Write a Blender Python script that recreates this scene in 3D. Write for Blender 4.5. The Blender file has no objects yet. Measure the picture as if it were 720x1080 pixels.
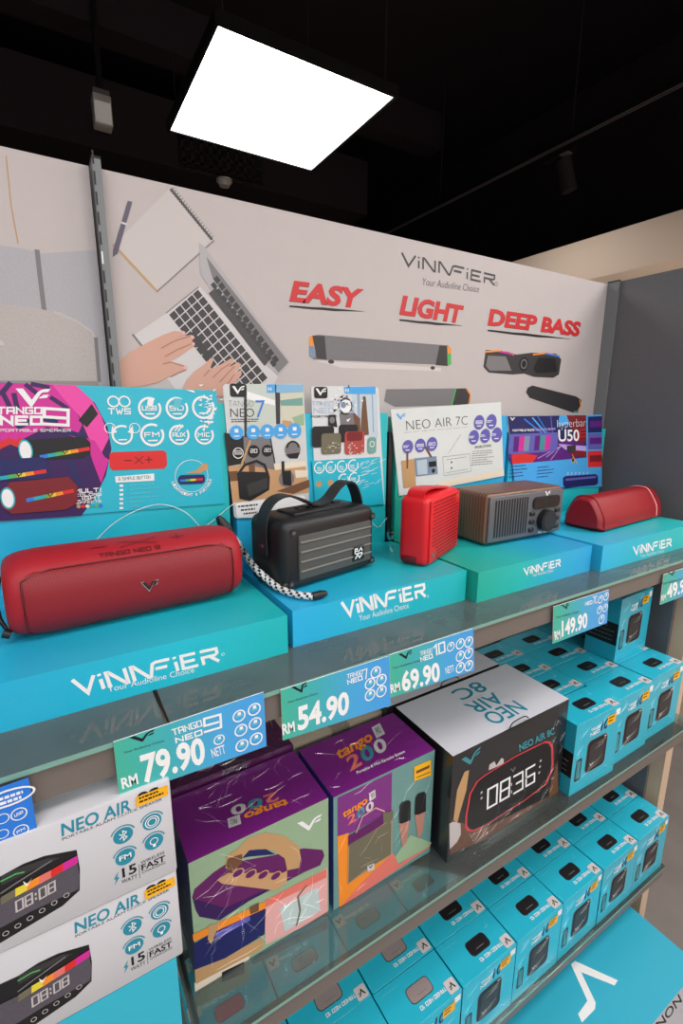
import bpy, bmesh, math, random
from mathutils import Vector, Matrix
random.seed(7)
sc = bpy.context.scene
COL = sc.collection
FLOOR = -1.65            # everything is written relative to eye height, then lifted so that the floor is z = 0

# ---------------------------------------------------------------- camera
FPX, YAW, PITCH, ROLL = 506.3955, 0.543960, 0.215685, -0.002717
_f = Vector((math.sin(YAW)*math.cos(PITCH), math.cos(YAW)*math.cos(PITCH), -math.sin(PITCH)))
_r = Vector((math.cos(YAW), -math.sin(YAW), 0)); _d = _f.cross(_r)
CR = _r*math.cos(ROLL) + _d*math.sin(ROLL); CD = -_r*math.sin(ROLL) + _d*math.cos(ROLL); CF = _f
cam = bpy.data.cameras.new('camera'); cam.sensor_fit = 'HORIZONTAL'; cam.sensor_width = 36
cam.lens = FPX/720*36; cam.clip_start = 0.02; cam.clip_end = 60
co = bpy.data.objects.new('camera', cam); COL.objects.link(co)
co.matrix_world = Matrix(((CR.x, -CD.x, -CF.x, 0), (CR.y, -CD.y, -CF.y, 0), (CR.z, -CD.z, -CF.z, 0), (0, 0, 0, 1)))
sc.camera = co
def ray(x, y): return CR*((x-360)/FPX) + CD*((y-540)/FPX) + CF      # measuring helper: a sight line of the photo

# ---------------------------------------------------------------- materials
def lin(c): c /= 255; return c/12.92 if c <= .04045 else ((c+.055)/1.055)**2.4
def rgb(c): return (lin(c[0]), lin(c[1]), lin(c[2]), 1)
MATS = {}
def mat(name, c, rough=.5, metal=0, coat=0, bump=None, spec=.5, emit=0, noise=0, crough=.05):
    m = bpy.data.materials.new(name); m.use_nodes = True; MATS[name] = m
    nt = m.node_tree; b = nt.nodes['Principled BSDF']
    b.inputs['Base Color'].default_value = rgb(c); b.inputs['Roughness'].default_value = rough
    b.inputs['Metallic'].default_value = metal; b.inputs['Specular IOR Level'].default_value = spec
    b.inputs['Coat Weight'].default_value = coat; b.inputs['Coat Roughness'].default_value = crough
    if emit:
        b.inputs['Emission Color'].default_value = rgb(c); b.inputs['Emission Strength'].default_value = emit
    if noise:
        tc = nt.nodes.new('ShaderNodeTexCoord'); n = nt.nodes.new('ShaderNodeTexNoise'); n.inputs['Scale'].default_value = noise[0]
        n.inputs['Detail'].default_value = 6
        mx = nt.nodes.new('ShaderNodeMix'); mx.data_type = 'RGBA'
        mx.inputs[6].default_value = rgb(c); mx.inputs[7].default_value = rgb(noise[1])
        nt.links.new(tc.outputs['Object'], n.inputs['Vector']); nt.links.new(n.outputs['Fac'], mx.inputs[0])
        nt.links.new(mx.outputs[2], b.inputs['Base Color'])
    if bump:                                   # (scale, strength, target)
        tc = nt.nodes.new('ShaderNodeTexCoord'); n = nt.nodes.new('ShaderNodeTexNoise')
        n.inputs['Scale'].default_value = bump[0]; n.inputs['Detail'].default_value = 3; n.inputs['Distortion'].default_value = 1.5
        bp = nt.nodes.new('ShaderNodeBump'); bp.inputs['Strength'].default_value = bump[1]; bp.inputs['Distance'].default_value = .006 if bump[2] == 'coat' else .002
        nt.links.new(tc.outputs['Object'], n.inputs['Vector']); nt.links.new(n.outputs['Fac'], bp.inputs['Height'])
        nt.links.new(bp.outputs['Normal'], b.inputs['Coat Normal' if bump[2] == 'coat' else 'Normal'])
    return name
def grad(name, stops, axis, length, rough=.4, coat=.15, start=0.):
    """a printed colour run along one local axis of the object"""
    mat(name, stops[0], rough, coat=coat, crough=.15); nt = MATS[name].node_tree; b = nt.nodes['Principled BSDF']
    tc = nt.nodes.new('ShaderNodeTexCoord'); sp = nt.nodes.new('ShaderNodeSeparateXYZ'); mp = nt.nodes.new('ShaderNodeMapRange')
    mp.inputs['From Min'].default_value = start; mp.inputs['From Max'].default_value = start+length
    cr = nt.nodes.new('ShaderNodeValToRGB'); e = cr.color_ramp.elements
    n = len(stops)
    while len(e) < n: e.new(.5)
    for i, s in enumerate(stops): e[i].position = i/(n-1); e[i].color = rgb(s)
    nt.links.new(tc.outputs['Object'], sp.inputs[0]); nt.links.new(sp.outputs[axis], mp.inputs['Value'])
    nt.links.new(mp.outputs[0], cr.inputs[0]); nt.links.new(cr.outputs[0], b.inputs['Base Color'])
    return name
def glassmat(name, tint, ior=1.5, haze=.42, hc=(176, 190, 184)):
    """float glass with diffuse haze mixed in to brighten the dim space seen through it"""
    m = bpy.data.materials.new(name); m.use_nodes = True; MATS[name] = m; nt = m.node_tree; nt.nodes.clear(); N = nt.nodes.new; L = nt.links.new
    o = N('ShaderNodeOutputMaterial'); mx = N('ShaderNodeMixShader'); t = N('ShaderNodeBsdfTransparent'); m2 = N('ShaderNodeMixShader'); m3 = N('ShaderNodeMixShader')
    g = N('ShaderNodeBsdfGlossy'); fr = N('ShaderNodeFresnel'); fr.inputs['IOR'].default_value = ior; d = N('ShaderNodeBsdfDiffuse'); tr = N('ShaderNodeBsdfTranslucent')
    t.inputs['Color'].default_value = rgb(tint); g.inputs['Roughness'].default_value = .03; d.inputs['Color'].default_value = rgb(hc); tr.inputs['Color'].default_value = rgb(hc)
    tc = N('ShaderNodeTexCoord'); n = N('ShaderNodeTexNoise'); n.inputs['Scale'].default_value = 9; mr = N('ShaderNodeMapRange'); mr.inputs['To Min'].default_value = haze*.6; mr.inputs['To Max'].default_value = haze*1.4
    L(tc.outputs['Object'], n.inputs[0]); L(n.outputs['Fac'], mr.inputs['Value'])
    L(d.outputs[0], m3.inputs[1]); L(tr.outputs[0], m3.inputs[2]); m3.inputs[0].default_value = .5
    L(mr.outputs[0], m2.inputs[0]); L(t.outputs[0], m2.inputs[1]); L(m3.outputs[0], m2.inputs[2])
    L(fr.outputs[0], mx.inputs[0]); L(m2.outputs[0], mx.inputs[1]); L(g.outputs[0], mx.inputs[2]); L(mx.outputs[0], o.inputs['Surface']); return name
def filmmat(name):
    m = bpy.data.materials.new(name); m.use_nodes = True; MATS[name] = m; nt = m.node_tree; nt.nodes.clear()
    o = nt.nodes.new('ShaderNodeOutputMaterial'); mx = nt.nodes.new('ShaderNodeMixShader'); t = nt.nodes.new('ShaderNodeBsdfTransparent')
    g = nt.nodes.new('ShaderNodeBsdfGlossy'); g.inputs['Roughness'].default_value = .08; t.inputs['Color'].default_value = (.93, .95, .95, 1)
    tc = nt.nodes.new('ShaderNodeTexCoord'); n = nt.nodes.new('ShaderNodeTexNoise'); n.inputs['Scale'].default_value = 28; n.inputs['Distortion'].default_value = 2
    bp = nt.nodes.new('ShaderNodeBump'); bp.inputs['Strength'].default_value = .9; bp.inputs['Distance'].default_value = .01
    nt.links.new(tc.outputs['Object'], n.inputs[0]); nt.links.new(n.outputs['Fac'], bp.inputs['Height']); nt.links.new(bp.outputs[0], g.inputs['Normal'])
    mx.inputs[0].default_value = .22
    nt.links.new(t.outputs[0], mx.inputs[1]); nt.links.new(g.outputs[0], mx.inputs[2]); nt.links.new(mx.outputs[0], o.inputs['Surface']); return name

W = mat('white print', (236, 236, 236), .45)
K = mat('black print', (14, 14, 16), .45)
K2 = mat('dark grey print', (52, 50, 52), .45)
RED = mat('red print', (205, 32, 38), .45)
GOLD = mat('orange sticker', (246, 178, 20), .45)
PAPER = mat('panel paper', (193, 183, 181), .55, noise=(30, (189, 178, 176)))
PAPER2 = mat('note paper', (200, 191, 189), .6)
SIL = mat('laptop silver print', (205, 200, 200), .5)
GREY = mat('mid grey print', (120, 116, 118), .5)
GREY2 = mat('light grey print', (190, 183, 182), .5)
GREY3 = mat('pale grey print', (208, 199, 197), .5)
SOFA = mat('sofa cushion print', (182, 178, 182), .6, noise=(300, (164, 161, 168)))
SOFA2 = mat('sofa arm print', (192, 183, 179), .6, noise=(300, (170, 161, 158)))
SKIN = mat('skin print', (206, 158, 140), .5)
SKIN2 = mat('skin shade print', (166, 112, 94), .5)
BAR = mat('soundbar cloth print', (98, 95, 100), .5, noise=(600, (130, 127, 130)))
PRB = {n: mat('print '+n, c, .45) for n, c in dict(magenta=(206, 40, 150), purple=(88, 24, 120), violet=(52, 16, 84), pink=(232, 70, 165), navy=(26, 30, 92),
      blue=(40, 120, 215), sky=(70, 165, 230), red=(214, 40, 40), orange=(240, 140, 40), yellow=(225, 205, 60), green=(80, 175, 90), teal=(30, 165, 180),
      maroon=(120, 24, 34), tan=(190, 150, 105), brown=(110, 74, 50), cream=(228, 216, 196), lilac=(96, 92, 175), mint=(150, 178, 142), sage=(112, 160, 152),
      salmon=(222, 116, 104), plum=(96, 22, 92), black=(22, 20, 24), olive=(110, 104, 84), steel=(120, 140, 165), sea=(60, 140, 150), wood=(196, 152, 110), pinkpale=(226, 170, 168)).items()}
TEAL = mat('teal card', (30, 182, 206), .38, coat=.25, crough=.15)
TEALD = mat('teal board', (18, 158, 160), .45, coat=.1, crough=.2)
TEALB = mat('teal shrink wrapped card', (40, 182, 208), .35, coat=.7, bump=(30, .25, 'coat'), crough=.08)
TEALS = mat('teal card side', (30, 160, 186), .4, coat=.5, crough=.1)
LTEAL = mat('pale teal print', (90, 190, 205), .45)
BOXW = mat('white carton', (200, 199, 204), .35, coat=.4, bump=(14, .2, 'coat'), crough=.08)
BOXG = mat('pale silver carton', (210, 210, 218), .3, coat=.3, crough=.1)
BOXK = mat('black carton print', (30, 30, 33), .35, coat=.6, bump=(16, .3, 'coat'), crough=.07)
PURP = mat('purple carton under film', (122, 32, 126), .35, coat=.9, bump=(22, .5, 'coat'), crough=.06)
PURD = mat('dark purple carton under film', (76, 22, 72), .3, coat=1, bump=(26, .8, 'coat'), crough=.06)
MINT = mat('mint carton under film', (148, 176, 142), .35, coat=.9, bump=(22, .5, 'coat'), crough=.06)
INK = mat('blue violet carton side', (58, 64, 140), .35, coat=.7, bump=(22, .4, 'coat'), crough=.06)
LABT = mat('teal lettering', (28, 136, 160), .4, coat=.3)
METAL = mat('brown grey painted steel', (112, 103, 97), .45, spec=.4)
POST = mat('grey painted post', (120, 122, 124), .45)
STEEL = mat('steel bracket', (150, 150, 152), .35, metal=.8)
CHROME = mat('chrome', (215, 215, 220), .2, metal=1)
GLS = glassmat('hazy shelf glass', (212, 232, 228), 1.5, .36, (186, 204, 204))
GLS2 = glassmat('shelf glass', (214, 234, 230), 1.5, .17, (196, 206, 200))
GLE = mat('green glass edge', (120, 165, 152), .15, coat=.5)
FILM = filmmat('clear crinkled film')
DGREY = mat('dark grey laminate', (102, 101, 105), .5, noise=(90, (94, 93, 97)))
BEIGE = mat('beige laminate', (205, 176, 150), .5)
BEIGEW = mat('beige wall paint', (206, 184, 164), .7, noise=(3, (198, 176, 158)))
BLACKP = mat('black ceiling paint', (46, 38, 44), .85, noise=(4, (36, 30, 35)), spec=.2)
NEUT = mat('grey wall paint', (196, 195, 196), .7)
BLACKM = mat('black metal', (22, 20, 22), .5, spec=.3)
DUCT = mat('black duct paint', (52, 44, 49), .7, spec=.2)
WHITEP = mat('white plastic', (220, 216, 212), .4)
CONC = mat('concrete floor', (132, 125, 121), .55, noise=(7, (104, 98, 95)))
GLOWF = mat('added glow front', (196, 190, 184), .4, emit=.28)  # weak emission stands in for bounced light on the lamp housing
LAMP = mat('lit diffuser', (255, 253, 250), .5, emit=9)
REDR = mat('red rubber', (166, 20, 34), .55, bump=(900, .08, 'n'))
REDC = mat('red speaker cloth', (160, 22, 34), .55)
REDG = mat('bright red plastic', (222, 26, 36), .42)
REDH = mat('deep red plastic', (146, 14, 26), .5, coat=0, bump=(700, .1, 'n'), crough=.2)
REDT = mat('dark red mark', (96, 10, 18), .5)
BLKR = mat('black rubber', (24, 24, 26), .45)
BLKL = mat('black leather', (34, 33, 35), .5, bump=(400, .25, 'n'))
CLOTH = mat('grey grille cloth', (84, 84, 82), .75, bump=(1200, .5, 'n'))
CLOTH2 = mat('grille rib', (132, 130, 124), .5)
GUN = mat('gunmetal plate', (102, 101, 106), .4, metal=.25)
WOODM = mat('walnut veneer', (112, 78, 60), .45)
BRW = mat('braid white', (226, 226, 226), .7)
WIRE = mat('clear wire', (205, 220, 222), .3)
BRASS = mat('brass tag', (225, 160, 80), .3, metal=.6)
# woven texture on the red cloth
nt = MATS[REDC].node_tree; tc = nt.nodes.new('ShaderNodeTexCoord'); ck = nt.nodes.new('ShaderNodeTexChecker'); ck.inputs['Scale'].default_value = 620
ck.inputs['Color1'].default_value = rgb((154, 20, 34)); ck.inputs['Color2'].default_value = rgb((112, 10, 22))
nt.links.new(tc.outputs['Object'], ck.inputs['Vector']); nt.links.new(ck.outputs['Color'], nt.nodes['Principled BSDF'].inputs['Base Color'])
# grain of the walnut, running along the depth of the radio in standing layers
nt = MATS[WOODM].node_tree; tc = nt.nodes.new('ShaderNodeTexCoord'); wv = nt.nodes.new('ShaderNodeTexWave'); wv.bands_direction = 'Y'
wv.inputs['Scale'].default_value = 40; wv.inputs['Distortion'].default_value = 2.2; wv.inputs['Detail'].default_value = 3; wv.inputs['Detail Scale'].default_value = 1.2
cr = nt.nodes.new('ShaderNodeValToRGB'); cr.color_ramp.elements[0].color = rgb((88, 60, 48)); cr.color_ramp.elements[1].color = rgb((126, 92, 74))
nt.links.new(tc.outputs['Object'], wv.inputs['Vector']); nt.links.new(wv.outputs['Fac'], cr.inputs[0]); nt.links.new(cr.outputs[0], nt.nodes['Principled BSDF'].inputs['Base Color'])

# ---------------------------------------------------------------- geometry helpers
class Fr:
    """a flat face to print on: origin, two axes; k counts ink layers above it"""
    def __init__(s, o, u, v):
        s.o, s.u, s.v = Vector(o), Vector(u), Vector(v); s.n = s.u.cross(s.v)
    def P(s, a, b, k=0): return s.o + s.u*a + s.v*b + s.n*(k*.00022)
    def px(s, x, y):
        r = ray(x, y); p = r*(s.o.dot(s.n)/r.dot(s.n)) - s.o
        return (p.dot(s.u), p.dot(s.v))
def tile(F, ox, oy, k):
    """measured crop -> face coordinates"""
    return lambda *pts: [F.px(ox+x/k, oy+y/k) for x, y in pts]
TXC = {}
def glyphs(s, off):
    if (s, off) in TXC: return TXC[s, off]
    def mk(t):
        c = bpy.data.curves.new('t', 'FONT'); c.body = t; c.offset = off; c.resolution_u = 3
        o = bpy.data.objects.new('t', c); m = bpy.data.meshes.new_from_object(o)
        r = ([(v.co.x, v.co.y) for v in m.vertices], [tuple(p.vertices) for p in m.polygons])
        bpy.data.objects.remove(o); bpy.data.curves.remove(c); bpy.data.meshes.remove(m); return r
    v, f = mk(s); hv, _ = mk('H'); hc = max(p[1] for p in hv)
    x0 = min(p[0] for p in v); x1 = max(p[0] for p in v)
    TXC[s, off] = ([((x-x0)/(x1-x0), y/hc) for x, y in v], f); return TXC[s, off]
SF = {'A': '0,0 0,1 .7,1 .7,0|0,.42 .7,.42', 'B': '0,0 0,1 .7,1 .7,0 0,0|0,.5 .7,.5', 'C': '.7,1 0,1 0,0 .7,0', 'D': '0,0 0,1 .55,1 .7,.8 .7,.2 .55,0 0,0', 'E': '.7,1 0,1 0,0 .7,0|0,.5 .6,.5', 'F': '.7,1 0,1 0,0|0,.5 .6,.5',
 'G': '.7,1 0,1 0,0 .7,0 .7,.5 .4,.5', 'H': '0,0 0,1|.7,0 .7,1|0,.5 .7,.5', 'I': '.1,0 .1,1', 'J': '.7,1 .7,0 0,0', 'K': '0,0 0,1|.7,1 .1,.5 .7,0', 'L': '0,1 0,0 .7,0', 'M': '0,0 0,1 .4,.45 .8,1 .8,0', 'N': '0,0 0,1 .7,0 .7,1',
 'O': '0,0 .7,0 .7,1 0,1 0,0', 'P': '0,0 0,1 .7,1 .7,.45 0,.45', 'R': '0,0 0,1 .7,1 .7,.45 0,.45|.35,.45 .7,0', 'S': '.7,1 0,1 0,.5 .7,.5 .7,0 0,0', 'T': '0,1 .7,1|.35,1 .35,0', 'U': '0,1 0,0 .7,0 .7,1', 'V': '0,1 .35,0 .7,1', 'W': '0,1 .2,0 .4,.6 .6,0 .8,1', 'X': '0,0 .7,1|0,1 .7,0',
 'Y': '0,1 .35,.5 .7,1|.35,.5 .35,0', 'Z': '0,1 .7,1 0,0 .7,0', '0': '0,0 .7,0 .7,1 0,1 0,0', '1': '0,.8 .3,1 .3,0', '2': '0,1 .7,1 .7,.5 0,.5 0,0 .7,0', '3': '0,1 .7,1 .7,0 0,0|.2,.5 .7,.5', '4': '.55,0 .55,1 0,.3 .75,.3', '5': '.7,1 0,1 0,.5 .7,.5 .7,0 0,0',
 '6': '.7,1 0,1 0,0 .7,0 .7,.5 0,.5', '7': '0,1 .7,1 .3,0', '8': '0,0 .7,0 .7,1 0,1 0,0|0,.5 .7,.5', '9': '.62,.46 0,.46 0,1 .7,1 .7,0 0,0', '.': '.05,0 .05,.06', ':': '.1,.2 .1,.32|.1,.65 .1,.77', '-': '.1,.5 .6,.5', '+': '.1,.5 .6,.5|.35,.25 .35,.75'}
ADV = {'I': .45, '1': .6, '.': .38, ':': .5, ' ': .5, 'M': 1.08, 'W': 1.08}
class MB:
    def __init__(s, off=(0, 0, 0)): s.V, s.Fc, s.M, s.ml, s.off = [], [], [], [], Vector(off)
    def mi(s, m):
        if m not in s.ml: s.ml.append(m)
        return s.ml.index(m)
    def raw(s, V, Fs, m):
        b = len(s.V); s.V += [Vector(v) for v in V]; i = s.mi(m)
        for f in Fs: s.Fc.append(tuple(b+j for j in f)); s.M.append(i)
    def box(s, x0, x1, y0, y1, z0, z1, m, **fm):
        v = [(x0, y0, z0), (x1, y0, z0), (x1, y1, z0), (x0, y1, z0), (x0, y0, z1), (x1, y0, z1), (x1, y1, z1), (x0, y1, z1)]
        for n, f in dict(bottom=(3, 2, 1, 0), top=(4, 5, 6, 7), front=(0, 1, 5, 4), right=(1, 2, 6, 5), back=(2, 3, 7, 6), left=(3, 0, 4, 7)).items():
            s.raw([v[i] for i in f], [(0, 1, 2, 3)], fm.get(n, m))
    def lay(s, k): s.c = (getattr(s, 'c', 0)+1) % 40; return k+s.c*.012
    def poly(s, F, pts, m, k=1): k = s.lay(k); s.raw([F.P(a, b, k) for a, b in pts], [tuple(range(len(pts)))], m)
    def rect(s, F, a0, a1, b0, b1, m, k=1): s.poly(F, [(a0, b0), (a1, b0), (a1, b1), (a0, b1)], m, k)
    def rrect(s, F, a0, a1, b0, b1, r, m, k=1):
        p = []
        for cx, cy, t in ((a1-r, b0+r, -90), (a1-r, b1-r, 0), (a0+r, b1-r, 90), (a0+r, b0+r, 180)):
            for i in range(4): a = math.radians(t+i*30); p.append((cx+r*math.cos(a), cy+r*math.sin(a)))
        s.poly(F, p, m, k)
    def disc(s, F, c, r, m, k=1, n=16, ry=None):
        s.poly(F, [(c[0]+r*math.cos(2*math.pi*i/n), c[1]+(ry or r)*math.sin(2*math.pi*i/n)) for i in range(n)], m, k)
    def ring(s, F, c, r, w, m, k=1, n=20, ry=None, a0=0, a1=360):
        ry = ry or r; q = []; k = s.lay(k)
        for i in range(n+1):
            a = math.radians(a0+(a1-a0)*i/n); q += [(c[0]+r*math.cos(a), c[1]+ry*math.sin(a)), (c[0]+(r-w)*math.cos(a), c[1]+(ry-w)*math.sin(a))]
        s.raw([F.P(a, b, k) for a, b in q], [(2*i, 2*i+2, 2*i+3, 2*i+1) for i in range(n)], m)
    def stroke(s, F, pts, w, m, k=1, cap=True):
        """a mitred ribbon, so that no two pieces of one line lie over each other"""
        P = [Vector(p) for p in pts]; P = [p for i, p in enumerate(P) if i == 0 or (p-P[i-1]).length > 1e-7]
        closed = len(P) > 3 and (P[0]-P[-1]).length < 1e-6
        if len(P) < 2: return
        n = len(P); D = [(P[i+1]-P[i]).normalized() for i in range(n-1)]; N = [Vector((-d.y, d.x)) for d in D]; k = s.lay(k); L = []
        for i in range(n):
            a = N[i-1] if i > 0 else (N[-1] if closed else N[0]); c = N[i] if i < n-1 else (N[0] if closed else N[-1])
            q = a+c; q = c.copy() if q.length < 1e-3 else q.normalized(); sc_ = 1/max(q.dot(c), .45); p = P[i].copy()
            if cap and not closed and i == 0: p -= D[0]*w*.45
            if cap and not closed and i == n-1: p += D[-1]*w*.45
            L += [p+q*(w/2*sc_), p-q*(w/2*sc_)]
        s.raw([F.P(v.x, v.y, k) for v in L], [(2*i, 2*i+1, 2*i+3, 2*i+2) for i in range(n-1)], m)
    def text(s, F, t, bl, br, tl, m, k=2, off=0.):
        """builtin lettering laid into the parallelogram baseline-left, baseline-right, cap-left"""
        k = s.lay(k); v, f = glyphs(t, off); bl, br, tl = Vector(bl), Vector(br), Vector(tl)
        s.raw([F.P(*(bl+(br-bl)*x+(tl-bl)*y), k) for x, y in v], f, m)
    def techno(s, F, t, bl, br, tl, m, k=2, w=.16):
        """square stroke lettering in the same kind of parallelogram"""
        bl, br, tl = Vector(bl), Vector(br), Vector(tl); x = 0; L = []
        for ch in t:
            if ch in SF:
                for pl in SF[ch].split('|'): L.append([(x+float(q.split(',')[0]), float(q.split(',')[1])) for q in pl.split(' ')])
            x += ADV.get(ch, .98)
        x -= .28
        U, Vv = br-bl, tl-bl; lw = min(Vv.length*w, U.length/x*.2)
        for pl in L: s.stroke(F, [tuple(bl+U*((a+.0)/x)+Vv*(w/2+b*(1-w))) for a, b in pl], lw, m, k)
    def wordmark(s, F, bl, br, tl, m, k=2, w=.15):
        G = ['0,1 .45,0 .92,1', '1.15,0 1.15,.66', '1.15,.86 1.15,1', '1.45,0 1.45,.95 1.55,.95 2.2,.05 2.3,.05 2.3,1', '2.6,0 2.6,.95 2.7,.95 3.3,.05 3.4,.05 3.62,.85 3.8,.94 4.5,.94', '3.7,.5 4.3,.5',
             '4.75,0 4.75,.66', '4.75,.86 4.75,1', '5.85,.94 5.1,.94 5.05,.06 5.85,.06', '5.1,.5 5.75,.5', '6.15,0 6.15,.5 6.85,.5 7.0,.62 7.0,.94 6.1,.94', '6.55,.5 7.0,0']
        bl, br, tl = Vector(bl), Vector(br), Vector(tl); U, Vv = (br-bl)/7.05, tl-bl
        for g in G: s.stroke(F, [tuple(bl+U*float(q.split(',')[0])+Vv*float(q.split(',')[1])) for q in g.split(' ')], Vv.length*w, m, k, cap=False)
    def vf(s, F, bl, br, tl, m, k=2):
        A = [(0, 1), (.21, 1), (.46, .38), (.62, .8), (.72, .93), (.86, 1), (1, 1), (.93, .82), (.78, .8), (.72, .72), (.47, 0), (.42, 0)]
        B = [(.66, .46), (.7, .54), (.8, .66), (.96, .68), (.9, .5), (.76, .47)]
        bl, br, tl = Vector(bl), Vector(br), Vector(tl)
        for G in (A, B): s.poly(F, [tuple(bl+(br-bl)*x+(tl-bl)*y) for x, y in G], m, k)
    def lines(s, F, a0, a1, b, n, dy, h, m, k=2):
        """rows of copy too small to read"""
        for i in range(n):
            x = a0
            e = a0+(a1-a0)*random.uniform(.6, 1)
            while x < e:
                w = (a1-a0)*random.uniform(.06, .16); s.rect(F, x, min(x+w, e), b-i*dy, b-i*dy+h, m, k); x += w+(a1-a0)*.03
    def rbox(s, w, d, h, r, m, seg=3, c=(0, 0, 0), edges='all'):
        bm = bmesh.new(); bmesh.ops.create_cube(bm, size=1)
        for v in bm.verts: v.co = Vector((v.co.x*w, v.co.y*d, v.co.z*h))
        ed = [e for e in bm.edges if edges == 'all' or abs((e.verts[0].co-e.verts[1].co).normalized()['xyz'.index(edges)]) > .9]
        bmesh.ops.bevel(bm, geom=ed, offset=r, segments=seg, profile=.5, affect='EDGES')
        bm.verts.index_update()
        s.raw([v.co+Vector(c) for v in bm.verts], [tuple(v.index for v in f.verts) for f in bm.faces], m); bm.free()
    def tube(s, pts, r, m, n=8, m2=None):
        pts = [Vector(p) for p in pts]; rings = []
        for i, p in enumerate(pts):
            d = (pts[min(i+1, len(pts)-1)]-pts[max(i-1, 0)]).normalized()
            a = d.cross(Vector((0, 0, 1)))
            if a.length < .01: a = Vector((1, 0, 0))
            a.normalize(); b = a.cross(d); rr = r[i] if isinstance(r, (list, tuple)) else r
            rings.append([p+(a*math.cos(2*math.pi*j/n)+b*math.sin(2*math.pi*j/n))*rr for j in range(n)])
        for i in range(len(rings)-1):
            for j in range(n):
                q = [rings[i][j], rings[i][(j+1) % n], rings[i+1][(j+1) % n], rings[i+1][j]]
                s.raw(q, [(0, 1, 2, 3)], m2 if m2 and (i//2+j) % 3 == 0 else m)
        s.raw(rings[0], [tuple(range(n))], m); s.raw(rings[-1], [tuple(range(n-1, -1, -1))], m)
    def cyl(s, c, ax, r, h, m, n=20, r2=None):
        c, ax = Vector(c), Vector(ax).normalized(); s.tube([c, c+ax*h], [r, r2 if r2 is not None else r], m, n)
    def build(s, name, parent=None, smooth=0, loc=None, rot=0):
        me = bpy.data.meshes.new(name); me.from_pydata([v-s.off for v in s.V], [], s.Fc)
        for m in s.ml: me.materials.append(MATS[m])
        me.polygons.foreach_set('material_index', s.M); me.update()
        if smooth:
            bm = bmesh.new(); bm.from_mesh(me); bmesh.ops.remove_doubles(bm, verts=bm.verts, dist=2e-5); bm.to_mesh(me); bm.free()
            me.shade_smooth(); me.set_sharp_from_angle(angle=math.radians(smooth))
        o = bpy.data.objects.new(name, me); COL.objects.link(o)
        if parent: o.parent = parent
        else: o.location = s.off if loc is None else loc
        if rot: o.rotation_euler.z = rot
        return o
def tag(o, label, cat, group=None):
    o['label'] = label; o['category'] = cat
    if group: o['group'] = group
    return o
def thing(name, label, cat, loc, rot=0, group=None):
    o = bpy.data.objects.new(name, None); o.empty_display_size = .02; COL.objects.link(o); o.location = loc; o.rotation_euler.z = rot
    return tag(o, label, cat, group)
def kids(o): return [c for c in bpy.data.objects if c.parent == o]
def copytree(o, loc=None, rot=None, label=None, parent=None):
    c = o.copy(); COL.objects.link(c)
    if parent: c.parent = parent
    for ch in kids(o): copytree(ch, parent=c)
    if loc is not None: c.location = loc
    if rot is not None: c.rotation_euler.z = rot
    if label: c['label'] = label
    return c
def struct(mb, name): o = mb.build(name); o['kind'] = 'structure'; return o
def part(parent, name, fn, smooth=0, label=None, off=None):
    b = MB(off if off is not None else (0, 0, 0)); fn(b); o = b.build(name, parent, smooth)
    if label: o['label'] = label
    return o
X, Y, Z = Vector((1, 0, 0)), Vector((0, 1, 0)), Vector((0, 0, 1))

# ================================================================ the room
b = MB(); b.box(-4, 3.2, -4, 6, FLOOR-.05, FLOOR, CONC); struct(b, 'floor')
b = MB(); b.box(-4, 3.2, -4, 6, 2.0, 2.05, BLACKP); struct(b, 'ceiling')
b = MB(); b.box(-4.05, -4, -4, 6, FLOOR, 2.0, NEUT); struct(b, 'wall_left')
b = MB(); b.box(-4, 3.2, -4.05, -4, FLOOR, 2.0, NEUT); struct(b, 'wall_front')
b = MB(); b.box(-4, 3.2, 6, 6.05, FLOOR, 2.0, BLACKP); struct(b, 'wall_back')
b = MB(); b.box(2.6, 2.66, -4, 6, FLOOR, .888, BEIGEW); struct(b, 'wall_right')
b = MB(); b.box(3.2, 3.25, -4, 6, FLOOR, 2.0, BLACKP); struct(b, 'wall_outer')
# roof beams and a duct, all painted black
for nm, lb, a in (('ceiling_beam', 'black painted roof beam crossing behind the hanging light panel', (-4, 2.6, 2.95, 3.1, 1.78, 2.0)),
                  ('ceiling_beam', 'black painted roof beam farthest back, low over the white panels', (-4, 2.6, 4.4, 4.6, 1.55, 2.0))):
    b = MB((a[0], a[2], a[4])); b.box(*a, DUCT); tag(b.build(nm), lb, 'beam', 'black ceiling beams')
t = thing('air_duct', 'black air duct under the ceiling with a slatted grille left of the light panel', 'air duct', (.9, 3.4, 1.5))
part(t, 'duct_body', lambda b: b.box(-1.6, 1.38, .0, .5, -.06, .3, DUCT))
def grille(b):
    b.box(-.02, .52, -.012, 0, -.04, .2, BLACKM)
    for i in range(9): b.box(-.01+i*.057, .01+i*.057, -.02, -.012, -.03, .19, DUCT)
    for i in range(4): b.box(-.02, .52, -.02, -.012, -.02+i*.06, -.005+i*.06, DUCT)
part(t, 'grille', grille)

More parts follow.
